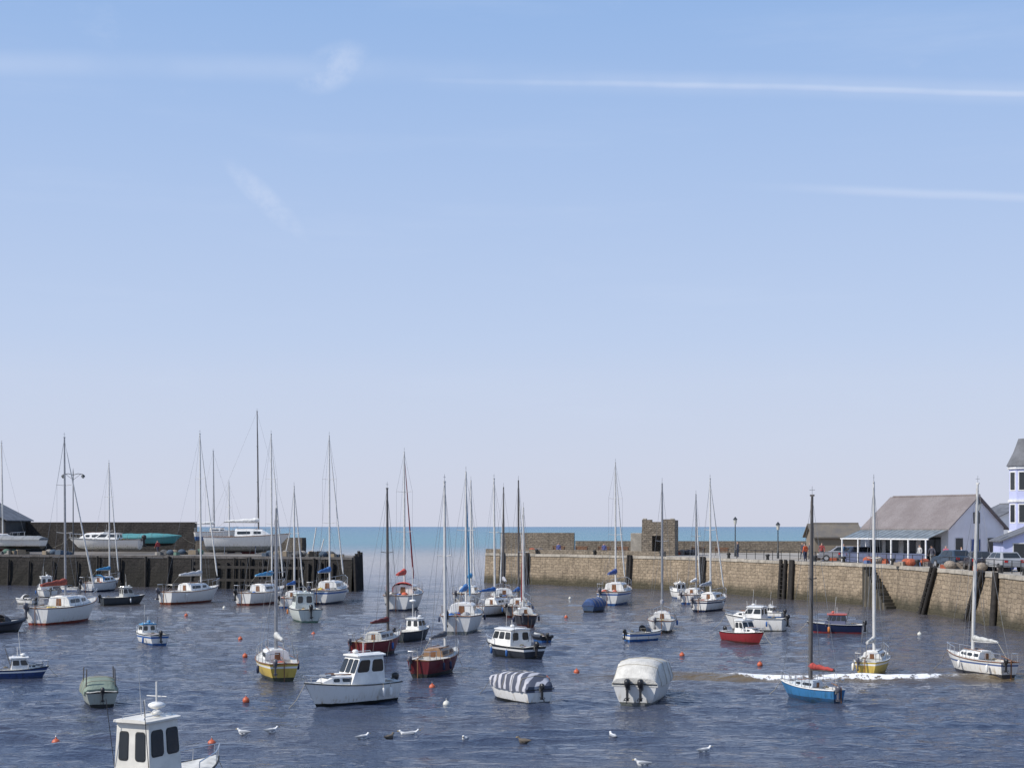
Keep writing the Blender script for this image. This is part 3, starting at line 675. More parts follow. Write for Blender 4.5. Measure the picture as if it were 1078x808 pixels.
def shed(name,c1,ang,w,l,z0,ze,zr,wm,rm,over=.3,openings=(),sideop=(),hip=0.0,wz=None):
    e=empty(name,(c1[0],c1[1],z0),ang); he,hr=ze-z0,zr-z0
    mb=MB(); A=[(0,0,0),(w,0,0),(w,l,0),(0,l,0)]; E=[(x,y,he) for x,y,_ in A]; r0=(w/2,0,hr-.04); r1=(w/2,l-hip,hr-.04)
    mb.add(A+E+[r0,r1],[(0,1,5,8,4),(1,2,6,5),(2,3,7,9,6) if hip==0 else (2,3,7,6),(3,0,4,7)],wm); ob=mb.build('walls',e)
    mb=MB(); o=over; k=(hr-he)/(w/2); th=.12
    def slope(sg):
        xe=-o if sg<0 else w+o; ze_=he-k*o
        P=[(xe,-o,ze_),(w/2,-o,hr),(w/2,l-hip+(o if not hip else 0),hr),(xe,l+o,ze_)]
        vs=P+[(x,y,z+th) for x,y,z in P]; mb.add(vs,[(0,1,2,3),(4,5,6,7),(0,1,5,4),(1,2,6,5),(2,3,7,6),(3,0,4,7)],rm)
    slope(-1); slope(1)
    if hip: mb.add([(-o,l+o,he-k*o+th),(w+o,l+o,he-k*o+th),(w/2,l-hip,hr+th)],[(0,1,2)],rm)
    mb.tube([(w/2,-o,hr+th),(w/2,l-hip,hr+th)],.12,rm,6); mb.build('roof',e)
    mb=MB(); fr=pm('window_frame',(.6,.6,.6),.5)
    Fq=[(0,0,0),(w,0,0),(w,0,he),(0,0,he)]; Sq=[(0,l,0),(0,0,0),(0,0,he),(0,l,he)]
    for q_,ops in ((Fq,openings),(Sq,sideop)):
        for (a,b,c,d,mt) in ops:
            Lq=(Vector(q_[1])-Vector(q_[0])).length
            mb.panel(q_,a/Lq-.08/Lq,b/Lq+.08/Lq,(c-.08)/he,(d+.08)/he,fr,.03,.0); mb.panel(q_,a/Lq,b/Lq,c/he,d/he,mt,.045,.0)
    if mb.v: mb.build('windows_and_doors',e)
    return e
M_slate=pm('slate_roof',(.14,.145,.16),.7,0,.3,.9,.3)
def tiles(name,c1,c2,pitch=3.2):
    m,nt,b=newmat(name); tc=nt.nodes.new('ShaderNodeTexCoord').outputs['Object']
    f=maprange(nt,noise(nt,tc,.6,6,.7),.3,.7); f2=noise(nt,tc,9,3,.6)
    c=mixc(nt,f,c1,c2); c=mixc(nt,maprange(nt,f2,.4,.7,0,.4),c,[x*.55 for x in c1])
    w=nt.nodes.new('ShaderNodeTexWave'); w.bands_direction='Z'; w.inputs['Scale'].default_value=pitch; nt.links.new(tc,w.inputs['Vector'])
    c=mixc(nt,maprange(nt,w.outputs['Fac'],0,.25,.45,0),c,[x*.4 for x in c1])
    nt.links.new(c,b.inputs['Base Color']); b.inputs['Roughness'].default_value=.8; return m
M_tile=tiles('tile_roof',(.2,.17,.165),(.27,.24,.235))
M_tile2=tiles('old_slate_roof',(.2,.17,.13),(.13,.12,.11))
M_render=pm('white_render',(.78,.78,.8),.8,0,.1,.5)
M_lav=pm('lavender_render',(.5,.53,.76),.8,0,.1,.5)
M_dark=pm('dark_boards_and_shade',(.05,.05,.05),.8,0,.3,1)
M_doorblue=pm('blue_door',(.04,.08,.25),.5)
shed('harbour_shed',(-82,187),math.radians(0),15.5,10,QZ,7.9,11.9,M_dark,M_slate,openings=((11,12.2,1.2,2.4,M_glass),(8,9.5,0,2.3,pm('shed_door',(.2,.22,.24),.6))))
b35=math.radians(35); C1=(39.2,128.0)
e=shed('white_boathouse',C1,b35,8.0,9.6,QZ,6.95,9.75,M_render,M_tile,over=.35,hip=.0,
  openings=((1.0,2.0,1.0,2.3,M_glass),(3.2,4.5,0,2.2,M_doorblue),(5.6,6.7,1.0,2.3,M_glass)),
  sideop=((.6,2.0,.3,2.4,M_glass),(2.5,4.0,.3,2.4,M_glass),(4.6,6.0,0,2.4,M_glass),(6.6,8.8,.3,2.4,M_glass)))
mb=MB(); mb.panel([(0,0,3.3),(8,0,3.3),(8,0,5.0),(0,0,5.0)],.44,.56,.2,.8,M_glass,.03,0.02); mb.build('gable_window',e)
mb=MB(); gl=pm('veranda_glass',(.2,.23,.245),.3,0,.35,1.5); wp=pm('white_paint',(.75,.75,.75),.5)
ox,zi,zo=-3.1,3.15,2.25
mb.add([(-.02,-.2,zi),(-.02,9.8,zi),(ox,9.8,zo),(ox,-.2,zo)],[(0,1,2,3)],gl)
mb.build('veranda_glazing',e); mb=MB()
for k in range(17):
    y=-.15+k*.62; mb.tube([(-.02,y,zi+.02),(ox,y,zo+.02)],.02,pm('grey_glazing_bar',(.3,.32,.33),.5),4)
mb.box((ox,4.8,zo-.02),(.12,10.2,.12),wp)
for k in range(6): mb.box((ox,.0+k*1.94,zo/2),(.12,.12,zo),wp)
for k in range(5): mb.box((ox,.97+k*1.94,.5),(.04,1.8,.9),pm('windbreak',(.1,.12,.2),.7))
mb.build('veranda_frame',e)
e=shed('stone_shelter',(XA(838,146),146),math.radians(-4),6.6,4.6,QZ,5.95,7.2,M_rub1,M_tile2,over=.35,openings=((.7,2.2,.2,1.9,M_dark),(2.9,3.9,.2,1.9,M_dark),(4.8,6.0,.2,1.9,M_dark)))  # dark panels paint the shade inside the open front
e.rotation_euler=(0,0,math.radians(86)); e.location=(XA(838,146)+6.6,146,QZ)
shed('slate_cottage',(XA(1035,172),172),math.radians(10),11,6,QZ,7.3,9.7,M_render,M_slate,openings=((2,3,1,2.3,M_glass),(7,8,1,2.3,M_glass)))
shed('brick_store',(XA(880,150),150),math.radians(8),4,4,QZ,5.6,6.6,pm('pale_render',(.6,.58,.55),.8),M_slate,openings=((1.2,2.2,0,2,M_dark),))
# lavender house at the right edge
hx=XA(1065,119)
e=empty('lavender_house',(hx,119,QZ),math.radians(-27))
mb=MB(); mb.box((4.5,5,4.1),(9,9,8.2),M_lav); mb.build('walls',e)
mb=MB(); mb.add([(-.3,.2,8.2),(9.4,.2,8.2),(9.4,9.8,8.2),(-.3,9.8,8.2),(2.2,5,10.6),(7,5,10.6)],[(0,1,5,4),(1,2,5),(2,3,4,5),(3,0,4),(3,2,1,0)],M_slate); mb.build('roof',e)
mb=MB()
for z in (1.0,3.8,6.2):
    for x in (2.6,5,7.4):
        Q=[(x-.55,.5,z),(x+.55,.5,z),(x+.55,.5,z+1.5),(x-.55,.5,z+1.5)]; mb.panel(Q,-.12,1.12,-.08,1.08,wp,.02,0); mb.panel(Q,0.02,.98,.03,.48,M_glass,.04,0); mb.panel(Q,.02,.98,.52,.97,M_glass,.04,0)
    for y in (2.4,5,7.6):
        Q=[(0,y+.55,z),(0,y-.55,z),(0,y-.55,z+1.5),(0,y+.55,z+1.5)]; mb.panel(Q,-.12,1.12,-.08,1.08,wp,.02,0); mb.panel(Q,.02,.98,.03,.48,M_glass,.04,0); mb.panel(Q,.02,.98,.52,.97,M_glass,.04,0)
mb.build('windows',e)
mb=MB(); 
def oct_(r,z): return [(.9+r*math.cos(a),.9+r*math.sin(a),z) for a in [math.pi/8+math.pi/4*i for i in range(8)]]
mb.loft([oct_(1.25,z) for z in (0,8.2)],M_lav,smooth=False)
mb.loft([oct_(1.38,z) for z in (8.15,8.4)],wp,smooth=False)
mb.loft([oct_(1.36,z) for z in (5.4,5.6)],wp,smooth=False); mb.loft([oct_(1.36,z) for z in (2.8,3.0)],wp,smooth=False)
mb.loft([oct_(r,z) for r,z in ((1.5,8.41),(.9,9.6),(.5,10.7))],M_slate,smooth=False)
for i in range(8):
    a0=math.pi/8+math.pi/4*i; a1=a0+math.pi/4
    for z in (1,3.7,6.4):
        Q=[(.9+1.25*math.cos(a),.9+1.25*math.sin(a),zz) for a,zz in ((a0,z),(a1,z),(a1,z+1.5),(a0,z+1.5))]; mb.panel(Q,.12,.88,-.05,1.05,wp,.02,0); mb.panel(Q,.22,.78,0.02,.98,M_glass,.04,0)
mb.build('corner_turret',e)
shed('lavender_annexe',(XA(1056,112),112),math.radians(-8),5,4,QZ,5.9,6.9,M_lav,M_slate,openings=((.8,1.6,.9,2,M_glass),(3,3.9,0,2,M_dark)))
# ------------------------------------------------------------------ lamps
def lamp(x,y,z,hh,double=False):
    e=empty('street_lamp',(x,y,z)); mb=MB(); m=pm('lamp_iron',(.05,.055,.06),.5,.3)
    mb.tube([(0,0,0),(0,0,.8),(0,0,.85),(0,0,hh)],[.13,.11,.07,.05],m,8); mb.build('post',e); mb=MB(); g=pm('lamp_glass',(.55,.55,.5),.2)
    if double:
        for s in (-1,1):
            mb.tube([(0,0,hh-.3),(s*.6,0,hh-.15),(s*1.2,0,hh-.25)],.04,m,5); mb.tube([(0,0,hh-.9),(s*.9,0,hh-.22)],.02,m,4)
            mb.tube([(s*1.2,0,hh-.25),(s*1.2,0,hh-.4),(s*1.2,0,hh-.55)],[.06,.22,.24],m,10); mb.ell((s*1.2,0,hh-.6),(.16,.16,.13),g)
        mb.tube([(0,0,hh),(0,0,hh+.5)],[.05,.01],m,6)
    else:
        mb.tube([(0,0,hh),(0,0,hh+.55)],[.14,.22],g,6); mb.tube([(0,0,hh+.55),(0,0,hh+.62),(0,0,hh+.85)],[.3,.22,.03],m,6)
    mb.build('lantern',e)
lamp(XA(77,172),172,QZ,ZA(497,172)-QZ,True)
lamp(XA(774,160),160,QZ,3.6); lamp(XA(1030,112),112,QZ,4.6); lamp(XA(819,150),150,QZ,3.0)
for px,zt,d in ((328,6.9,158),(336,5.6,160),(300,6.2,164)):
    mb=MB(); mb.tube([(XA(px,d),d,QZ-.1),(XA(px+5,d),d,zt)],.07,M_mastw,6); mb.box((XA(px,d),d,QZ+.3),(.5,.5,.6),M_tim); mb.build('marker_post')
def heap(px,d,cols,n=8,nm='fishing_gear_stack'):
    mb=MB(); x=XA(px,d)
    for i in range(n):
        c=random.choice(cols); s=random.uniform(.3,.8); mb.box((x+random.uniform(-1.4,1.4),d+random.uniform(-.8,.8),QZ+s*.35),(s*1.3,s,s*.7),pm('crate',c,.8),random.random()*3,.95,.95)
    for i in range(3):
        mb.ell((x+random.uniform(-1.2,1.2),d+random.uniform(-.6,.6),QZ+.3),(.5,.4,.35),pm('net_heap',random.choice(cols),.95,0,.4,8,.5),10,6)
    mb.build(nm)
for px,d in ((60,170),(178,168),(200,172),(318,160),(348,157),(292,162),(15,173)): heap(px,d,[(.1,.1,.1),(.25,.2,.14),(.07,.1,.14),(.3,.28,.25),(.1,.18,.14)])
for px,d in ((570,181),(720,168),(872,141),(925,130),(1010,113),(962,121),(1044,108)): heap(px,d,[(.15,.13,.12),(.3,.25,.2),(.1,.15,.3),(.4,.1,.05)],5)
# ------------------------------------------------------------------ cars
def car(px,d,rz,col,z=QZ):
    e=empty('parked_car',(XA(px,d),d,z),rz); mp=pm('car_paint',col,.25,.1,.05); w=.86
    prof=[(-2.05,.35),(-2.1,.75),(-2.0,.98),(-1.2,1.02),(1.0,.95),(1.75,.86),(2.08,.68),(2.1,.35)]
    mb=MB(); mb.loft([[(x,s*w*(1 if z<.9 else .96),z) for x,z in prof] for s in (-1,1)],mp,smooth=False); mb.build('body',e,.06)
    A=[(-1.75,-.8,.95),(1.05,-.8,.95),(1.05,.8,.95),(-1.75,.8,.95)]; T=[(-1.3,-.62,1.45),(.3,-.62,1.45),(.3,.62,1.45),(-1.3,.62,1.45)]
    mb=MB(); mb.add(A+T,[(0,1,5,4),(1,2,6,5),(2,3,7,6),(3,0,4,7),(4,5,6,7)],mp); mb.build('cabin',e,.06)
    mb=MB()
    for Q in ([A[0],A[1],T[1],T[0]],[A[2],A[3],T[3],T[2]]):
        mb.panel(Q,.1,.48,.15,.88,M_glass,.015,.15); mb.panel(Q,.52,.88,.15,.88,M_glass,.015,.15)
    mb.panel([A[1],A[2],T[2],T[1]],.06,.94,.1,.9,M_glass,.015,.1); mb.panel([A[3],A[0],T[0],T[3]],.08,.92,.15,.88,M_glass,.015,.1)
    mb.build('windows',e); mb=MB()
    for x in (-1.3,1.3):
        for s in (-1,1):
            mb.tube([(x,s*.68,.32),(x,s*.88,.32)],.32,M_rub,14); mb.tube([(x,s*.85,.32),(x,s*.895,.32)],.2,M_steel,10)
    mb.build('wheels',e); mb=MB()
    for s in (-.62,.62): mb.box((2.08,s,.68),(.08,.34,.14),pm('headlamp',(.7,.7,.7),.1)); mb.box((-2.07,s,.8),(.08,.26,.2),pm('tail_lamp',(.4,.02,.02),.2))
    mb.build('lights',e)
car(1003,116,math.radians(100),(.04,.06,.09)); car(1055,107,math.radians(95),(.35,.36,.38)); car(884,138,math.radians(170),(.3,.3,.32)); car(908,135,math.radians(15),(.05,.06,.1)); car(1030,110,math.radians(80),(.04,.04,.05))
# ------------------------------------------------------------------ people
def person(x,y,z,rz,topc,legc,hair=(.05,.03,.02),walk=0.0,sit=False):
    V=[(0,0,.95),(0,0,1.18),(0,0,1.38),(0,.01,1.5),(0,.02,1.6),(0,.02,1.7)]; R=[.15,.13,.16,.06,.095,.085]; E=[(0,1),(1,2),(2,3),(3,4),(4,5)]
    def add(v,r,pa): V.append(v);R.append(r);E.append((pa,len(V)-1));return len(V)-1
    for s in (1,-1):
        w=walk*s
        if sit:
            a=add((s*.1,.02,.9),.1,0); b=add((s*.12,.45,.9),.075,a); c=add((s*.12,.5,.5),.05,b); add((s*.12,.64,.46),.04,c)
        else:
            a=add((s*.1,0,.86),.105,0); b=add((s*.11,w*.2+.02,.48),.07,a); c=add((s*.11,w*.32-.04,.09),.045,b); add((s*.11,w*.32+.12,.04),.04,c)
        a=add((s*.2,0,1.4),.065,2); b=add((s*.26,-w*.12-.02,1.12),.05,a); c=add((s*.25,-w*.2+.1,.9),.036,b); add((s*.24,-w*.22+.16,.82),.034,c)
    me=bpy.data.meshes.new('t'); me.from_pydata(V,E,[]); ob=bpy.data.objects.new('t',me); scene.collection.objects.link(ob)
    sk=ob.modifiers.new('s','SKIN')
    for i,r in enumerate(R): me.skin_vertices[0].data[i].radius=(r,r*(.75 if i in (0,1,2) else 1))
    me.skin_vertices[0].data[0].use_root=True
    ss=ob.modifiers.new('u','SUBSURF'); ss.levels=2
    dg=bpy.context.evaluated_depsgraph_get(); nm=bpy.data.meshes.new_from_object(ob.evaluated_get(dg))
    bpy.data.objects.remove(ob)
    for m in (pm('jacket',topc,.8),pm('trousers',legc,.85),pm('skin',(.5,.3,.22),.6),pm('hair',hair,.7),pm('shoes',(.04,.03,.03),.6)): nm.materials.append(m)
    for f in nm.polygons:
        cx,cy,cz=f.center; f.use_smooth=True
        if cz>1.68 or (cz>1.56 and cy<0): k=3
        elif cz>1.49: k=2
        elif abs(cx)>.19 and cz<.9 and not sit: k=2
        elif cz>.95 or abs(cx)>.19 and cz>.9: k=0
        elif cz<.1: k=4
        else: k=1
        f.material_index=k
    nm.name='person'; o=bpy.data.objects.new('person',nm); scene.collection.objects.link(o); o.location=(x,y,z); o.rotation_euler=(0,0,rz)
def pers(px,back,rz,tc,lc,walk=.5,**k):
    p,t,n=wall_at(px); c=p-n*back; person(c.x,c.y,QZ-(.42 if k.get('sit') else 0),rz,tc,lc,walk=walk,**k)
pers(839,1.0,.5,(.75,.12,.03),(.03,.04,.08),0)
for px,bk,rz,tc,lc in ((792,6,2,(.05,.05,.07),(.05,.05,.07)),(797,6.3,1,(.1,.1,.12),(.03,.03,.04)),(786,7,0,(.4,.38,.35),(.05,.06,.1)),(820,5,3,(.3,.05,.05),(.04,.04,.06)),(862,3,1,(.1,.2,.35),(.1,.1,.1)),(915,5,2,(.5,.5,.5),(.05,.05,.1)),(932,4.5,0,(.08,.08,.1),(.2,.2,.2)),(948,4,2.5,(.4,.1,.15),(.05,.05,.1)),(975,3,1,(.6,.6,.6),(.04,.05,.12)),(1037,3,1.5,(.05,.1,.2),(.03,.03,.03)),(1046,3.4,1,(.3,.3,.12),(.1,.1,.15)),(738,5,1,(.1,.1,.12),(.05,.06,.1))):
    pers(px,bk,rz,tc,lc,random.choice([0,.5,.9]))
for px,d in ((588,175.9),(636,173.9)): person(XA(px,d),d,QZ-.4,math.pi,(.1,.12,.3),(.05,.05,.08),sit=True)
person(XA(166,170),170,QZ,1,(.35,.05,.05),(.05,.05,.08),walk=.6)
# ------------------------------------------------------------------ gulls & buoys
def gull(px,py,rz,dark=False):
    x,y=G(px,py); e=empty('seagull',(x,y,-.015),rz); wm=pm('feathers_white',(.75,.75,.74),.8) if not dark else pm('feathers_brown',(.12,.1,.08),.8)
    gm=pm('feathers_grey',(.3,.32,.35),.8) if not dark else wm
    mb=MB(); S=[(-.24,.02,.015,.085),(-.19,.05,.035,.075),(-.08,.095,.085,.055),(.04,.1,.1,.05),(.11,.08,.085,.07),(.15,.05,.06,.115),(.165,.04,.042,.15),(.185,.045,.045,.175),(.215,.036,.034,.18),(.235,.014,.014,.175)]
    mb.loft([[(x_,ry*math.cos(a),zc+rz_*math.sin(a)) for a in [2*math.pi*k/10 for k in range(10)]] for x_,ry,rz_,zc in S],wm); mb.build('body',e)
    mb=MB()
    for s in (1,-1): mb.loft([[(x_,s*(yy+ry*math.cos(a)),zc+rz_*math.sin(a)) for a in [2*math.pi*k/8 for k in range(8)]] for x_,yy,ry,rz_,zc in ((.1,.06,.03,.04,.09),(.0,.08,.035,.065,.085),(-.15,.05,.03,.045,.09),(-.29,.015,.008,.012,.105))],gm)
    mb.build('wings',e); mb=MB(); mb.tube([(.23,0,.175),(.275,0,.17),(.29,0,.162)],[.012,.01,.004],pm('beak',(.6,.4,.05),.5),6); mb.build('beak',e)
for px,py,rz,dk in ((286,770,.5,0),(256,772,2.8,0),(434,773,.1,0),(382,777,.6,0),(490,779,4.4,0),(645,776,1.9,0),(742,791,.4,0),(676,805,3,0),(551,781,2.6,1),(427,774,3,0),(410,777,1,1),(562,690,1,0)): gull(px,py,rz,dk)
def buoy(px,py,col=(.55,.12,.05),r=.14):
    x,y=G(px,py); mb=MB(); m=pm('buoy_plastic',col,.45,0,.2,4); mb.ell((0,0,r*.35),(r,r,r),m,14,10); mb.tube([(0,0,r*1.3),(0,0,r*1.65)],[r*.22,r*.15],m,8)
    pts=[(r*.22*math.cos(a),0,r*1.75+r*.22*math.sin(a)) for a in [i*math.pi/5 for i in range(11)]]; mb.tube(pts,r*.06,M_steel,5)
    o=mb.build('mooring_buoy'); o.location=(x,y,0)
for a in ((59,783),(259,738),(223,784),(258,691),(253,673),(607,708),(640,628),(455,724),(170,628),(196,648),(576,716),(718,690),(330,668),(596,650),(800,700)): buoy(*a)
for a in ((236,640),(600,630),(968,668),(470,742)): buoy(*a,col=(.7,.68,.6))
# ------------------------------------------------------------------ water
rows=np.concatenate([np.linspace(3,35,20),H*F/np.linspace(H*F/35.5,H*F/210.,520), np.geomspace(214,45000,160)])
cols=np.concatenate([-np.geomspace(40,.46,24),np.linspace(-.45,.45,640),np.geomspace(.46,40,24)])
Yg,S=np.meshgrid(rows,cols,indexing='ij'); Xg=Yg*S
Z=np.zeros_like(Xg); rng=np.random.default_rng(3)
dr=np.gradient(rows)[:,None]
for i in range(70):
    lam=10**rng.uniform(math.log10(.45),math.log10(4.5)); ang=rng.normal(math.radians(-95),.55); kx,ky=math.cos(ang)*2*math.pi/lam,math.sin(ang)*2*math.pi/lam
    wgt=np.clip(lam/(dr*2.2)-.6,0,1); amp=.0046*lam**.9
    Z+=amp*wgt*np.sin(kx*Xg+ky*Yg+rng.uniform(0,6.28)+.6*np.sin(Xg*.13+i)+.5*np.sin(Yg*.11+i*2))
pat=.65+.35*np.sin(Xg*.09+1.3*np.sin(Yg*.05))*np.sin(Yg*.12+np.sin(Xg*.07)*1.5)
Z*=pat
yc=66.4-.05*(Xg-10)+.5*np.sin(Xg*.3)+.25*np.sin(Xg*.9)
envx=1/(1+np.exp(-(Xg-4)/1.5))
Z+=.2*np.exp(-((Yg-yc)/.45)**2)*envx-.08*np.exp(-((Yg-yc+1.2)/.6)**2)*envx
yc2=46.8+.03*Xg+.4*np.sin(Xg*.5); env2=np.exp(-((Xg-1.5)/6.)**4)
Z+=.11*np.exp(-((Yg-yc2)/.3)**2)*env2+.07*np.exp(-((Yg-yc2-1.3)/.25)**2)*env2+.05*np.exp(-((Yg-yc2+1.5)/.25)**2)*env2
foam=np.exp(-((Yg-(yc-.05))/.42)**2)*envx*(1.2*np.exp(-((Xg-11.9)/1.0)**2)+1.3*np.exp(-((Xg-17.6)/1.5)**2)+.5*np.exp(-((Xg-14.7)/2.5)**2)+.25)
silt=np.clip(np.exp(-((Yg-66.0)/1.3)**2)*envx*.8+.2*np.exp(-((Yg-66)/9)**2)*envx+.35*np.exp(-((Yg-125)/38)**2),0,1)
mouth=np.exp(-((np.log(Yg)-math.log(290))/.33)**2); sea=1/(1+np.exp(-(np.log(Yg)-math.log(430))/.12))
hb=np.array([.036,.05,.088]); sl=np.array([.14,.105,.06]); mo=np.array([.24,.2,.155]); se=np.array([.10,.23,.27]); fs_=np.array([.045,.14,.24])
C=np.zeros(Xg.shape+(4,)); C[...,3]=foam
m1=silt[...,None]; col=hb*(1-m1)+sl*m1; col=col*(1-mouth[...,None]*.85)+mo*mouth[...,None]*.85; col=col*(1-sea[...,None])+se*sea[...,None]
far=np.clip((np.log(Yg)-math.log(700))/2.5,0,1)[...,None]; col=col*(1-far)+fs_*far
C[...,:3]=col
nr,nc=Xg.shape; co=np.stack([Xg,Yg,Z],-1).reshape(-1,3).astype(np.float32)
idx=np.arange(nr*nc).reshape(nr,nc); quads=np.stack([idx[:-1,:-1],idx[:-1,1:],idx[1:,1:],idx[1:,:-1]],-1).reshape(-1,4)
me=bpy.data.meshes.new('water'); me.vertices.add(len(co)); me.vertices.foreach_set('co',co.ravel())
me.loops.add(quads.size); me.loops.foreach_set('vertex_index',quads.ravel().astype(np.int32))
me.polygons.add(len(quads)); me.polygons.foreach_set('loop_start',np.arange(0,quads.size,4,dtype=np.int32)); me.polygons.foreach_set('use_smooth',np.ones(len(quads),dtype=bool))
me.update(calc_edges=True)
ca=me.attributes.new('body','FLOAT_COLOR','POINT'); ca.data.foreach_set('color',C.reshape(-1,4).astype(np.float32).ravel())
fa=me.attributes.new('foam','FLOAT','POINT'); fa.data.foreach_set('value',foam.ravel().astype(np.float32))
sa=me.attributes.new('seaness','FLOAT','POINT'); sa.data.foreach_set('value',sea.ravel().astype(np.float32))
wo=bpy.data.objects.new('water',me); scene.collection.objects.link(wo)
m,nt,b=newmat('water'); me.materials.append(m)
at=nt.nodes.new('ShaderNodeAttribute'); at.attribute_name='body'; af=nt.nodes.new('ShaderNodeAttribute'); af.attribute_name='foam'; as_=nt.nodes.new('ShaderNodeAttribute'); as_.attribute_name='seaness'
tc=nt.nodes.new('ShaderNodeTexCoord').outputs['Object']
big=maprange(nt,noise(nt,tc,.03,4,.6,(1,2.5,1)),.4,.7)
c=mixc(nt,mth(nt,'MULTIPLY',big,.3),at.outputs['Color'],(.12,.095,.075)) 
c=mixc(nt,as_.outputs['Fac'],c,at.outputs['Color'])
fm=mth(nt,'MULTIPLY',af.outputs['Fac'],maprange(nt,noise(nt,tc,3.0,5,.7,(1,.6,1)),.32,.58),True); fm=maprange(nt,fm,.15,.45)
c=mixc(nt,fm,c,(.8,.81,.83)); nt.links.new(c,b.inputs['Base Color'])
nt.links.new(mth(nt,'ADD',mth(nt,'ADD',.06,mth(nt,'MULTIPLY',fm,.6)),mth(nt,'MULTIPLY',as_.outputs['Fac'],.2)),b.inputs['Roughness'])
b.inputs['IOR'].default_value=1.33
nt.links.new(mth(nt,'SUBTRACT',.5,mth(nt,'MULTIPLY',as_.outputs['Fac'],.28)),b.inputs['Specular IOR Level'])
n1=noise(nt,tc,1.1,3,.6,(1,2.2,1)); n2=noise(nt,tc,4.0,3,.6,(1,1.8,1)); n3=noise(nt,tc,.22,3,.6,(1,2.5,1))
hgt=mth(nt,'ADD',mth(nt,'ADD',mth(nt,'MULTIPLY',n1,.9),mth(nt,'MULTIPLY',n2,.3)),mth(nt,'MULTIPLY',n3,1.6))
bn=nt.nodes.new('ShaderNodeBump'); bn.inputs['Strength'].default_value=1.0; bn.inputs['Distance'].default_value=.18
nt.links.new(hgt,bn.inputs['Height']); nt.links.new(bn.outputs[0],b.inputs['Normal'])
mb=MB(); mb.add([(-60000,-500,-3),(60000,-500,-3),(60000,60000,-3),(-60000,60000,-3)],[(0,1,2,3)],pm('seabed_sand',(.12,.1,.07),.9)); mb.build('ground')
# ------------------------------------------------------------------ sky & light
w=bpy.data.worlds.new("World"); scene.world=w; w.use_nodes=True; nt=w.node_tree; bg=nt.nodes['Background']
AZ,EL=math.radians(247),math.radians(44)
sky=nt.nodes.new('ShaderNodeTexSky'); sky.sky_type='NISHITA'; sky.sun_disc=False; sky.sun_elevation=EL; sky.sun_rotation=AZ
sky.altitude=0; sky.air_density=1.0; sky.dust_density=1.0; sky.ozone_density=1.6
tc=nt.nodes.new('ShaderNodeTexCoord').outputs['Generated']
sx=nt.nodes.new('ShaderNodeSeparateXYZ'); nt.links.new(tc,sx.inputs[0]); X_,Y_,Z_=sx.outputs
hz=mixc(nt,maprange(nt,Z_,0,.13,0,1,True),(4.9,5.1,6.1),(4.25,5.0,6.6))
hz=mixc(nt,maprange(nt,Z_,.1,.36,0,1,True),hz,(2.35,3.75,6.4))
hz=mixc(nt,maprange(nt,Z_,.36,.9,0,1,True),hz,(1.2,2.3,5.0))
c=mixc(nt,maprange(nt,Z_,.2,.8,.92,.5),sky.outputs[0],hz)
az=mth(nt,'ARCTAN2',X_,Y_)
Ys=mth(nt,'MAXIMUM',Y_,.05); U=mth(nt,'DIVIDE',X_,Ys); V=mth(nt,'DIVIDE',Z_,Ys)
cv=nt.nodes.new('ShaderNodeCombineXYZ'); nt.links.new(az,cv.inputs[0]); nt.links.new(Z_,cv.inputs[1])
ci=maprange(nt,noise(nt,cv.outputs[0],2.0,6,.62,(1.2,9,1)),.48,.85,0,.2)
ci2=maprange(nt,noise(nt,cv.outputs[0],3.1,7,.7,(1.5,2.6,1)),.56,.8,0,.2)
cc=mth(nt,'MAXIMUM',ci,ci2)
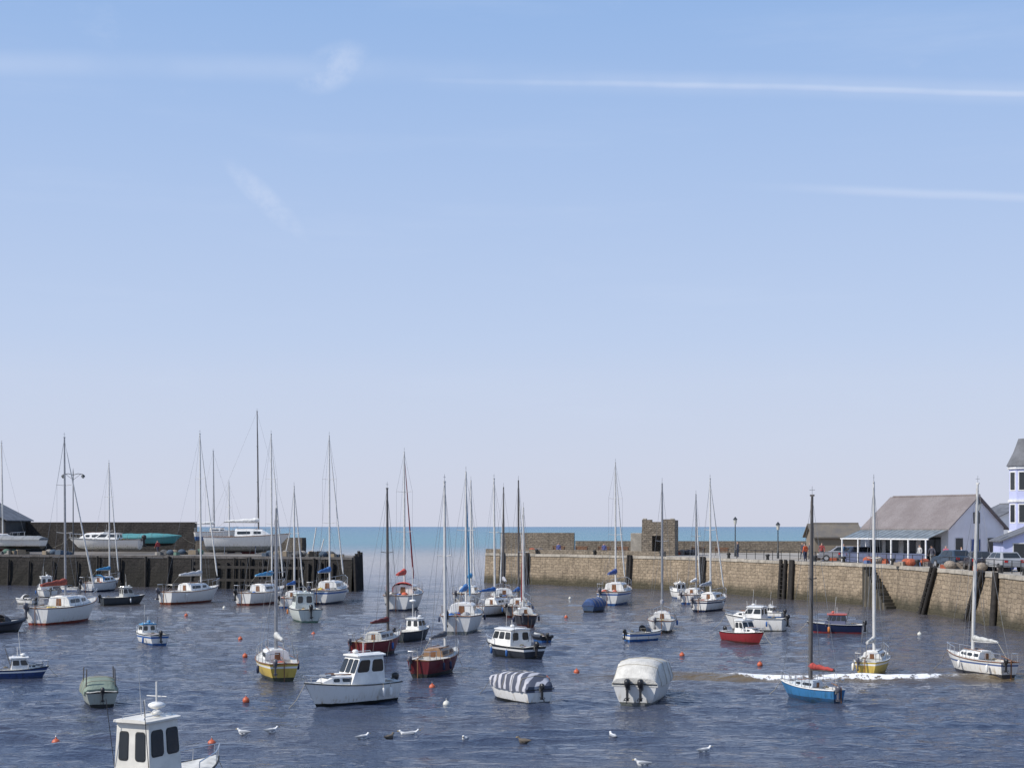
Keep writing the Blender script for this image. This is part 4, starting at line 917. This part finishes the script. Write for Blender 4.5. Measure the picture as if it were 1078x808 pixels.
def streak(z0,sl,wd,amt,xa,xb):
    l=mth(nt,'SUBTRACT',V,mth(nt,'ADD',z0,mth(nt,'MULTIPLY',U,sl)))
    l=mth(nt,'ADD',l,mth(nt,'MULTIPLY',mth(nt,'SUBTRACT',noise(nt,cv.outputs[0],6,3),.5),.005))
    s=maprange(nt,mth(nt,'ABSOLUTE',l),0,wd,amt,0)
    s=mth(nt,'MULTIPLY',s,maprange(nt,Y_,.1,.3))
    return mth(nt,'MULTIPLY',mth(nt,'MULTIPLY',s,maprange(nt,az,xa,xb)),maprange(nt,noise(nt,cv.outputs[0],7,4,.6,(1,1,1)),.3,.6,.35,1))
for a in ((.312,-.022,.0045,.5,-.15,.12),(.313,-.022,.012,.22,-.15,.1),(.244,-.036,.005,.32,.12,.28),(.318,-.02,.014,.22,.2,-.25)): cc=mth(nt,'MAXIMUM',cc,streak(*a))
# two small feathery wisps
def wisp(u0,v0,su,sv,tilt,amt):
    a=mth(nt,'SUBTRACT',U,u0); b_=mth(nt,'ADD',mth(nt,'SUBTRACT',V,v0),mth(nt,'MULTIPLY',a,tilt))
    r=mth(nt,'ADD',mth(nt,'POWER',mth(nt,'ABSOLUTE',mth(nt,'DIVIDE',a,su)),2),mth(nt,'POWER',mth(nt,'ABSOLUTE',mth(nt,'DIVIDE',b_,sv)),2))
    return mth(nt,'MULTIPLY',mth(nt,'MULTIPLY',maprange(nt,r,0,1,amt,0),maprange(nt,Y_,.1,.3)),maprange(nt,noise(nt,cv.outputs[0],22,5,.7),.35,.65,.1,1))
for a in ((-.126,.322,.03,.02,-.3,.4),(-.172,.228,.035,.014,.9,.38)): cc=mth(nt,'MAXIMUM',cc,wisp(*a))
c=mixc(nt,cc,c,(5.3,5.9,7.2))
nt.links.new(c,bg.inputs['Color']); bg.inputs['Strength'].default_value=.13
sd=bpy.data.lights.new('sun','SUN'); sd.energy=4.3; sd.angle=math.radians(.53); sd.color=(1,.95,.87); so=bpy.data.objects.new('sun',sd); scene.collection.objects.link(so)
v=Vector((math.sin(AZ)*math.cos(EL),math.cos(AZ)*math.cos(EL),math.sin(EL))); so.rotation_euler=v.to_track_quat('Z','Y').to_euler()
cam=bpy.data.cameras.new('camera'); co_=bpy.data.objects.new('camera',cam); scene.collection.objects.link(co_)
co_.location=(0,0,H); co_.rotation_euler=(math.radians(90),0,0); cam.sensor_width=36; cam.lens=36*F/1078; cam.shift_y=150/1078; cam.clip_end=100000; cam.clip_start=.5
scene.camera=co_
scene.view_settings.view_transform='Standard'; scene.view_settings.look='None'; scene.view_settings.exposure=0
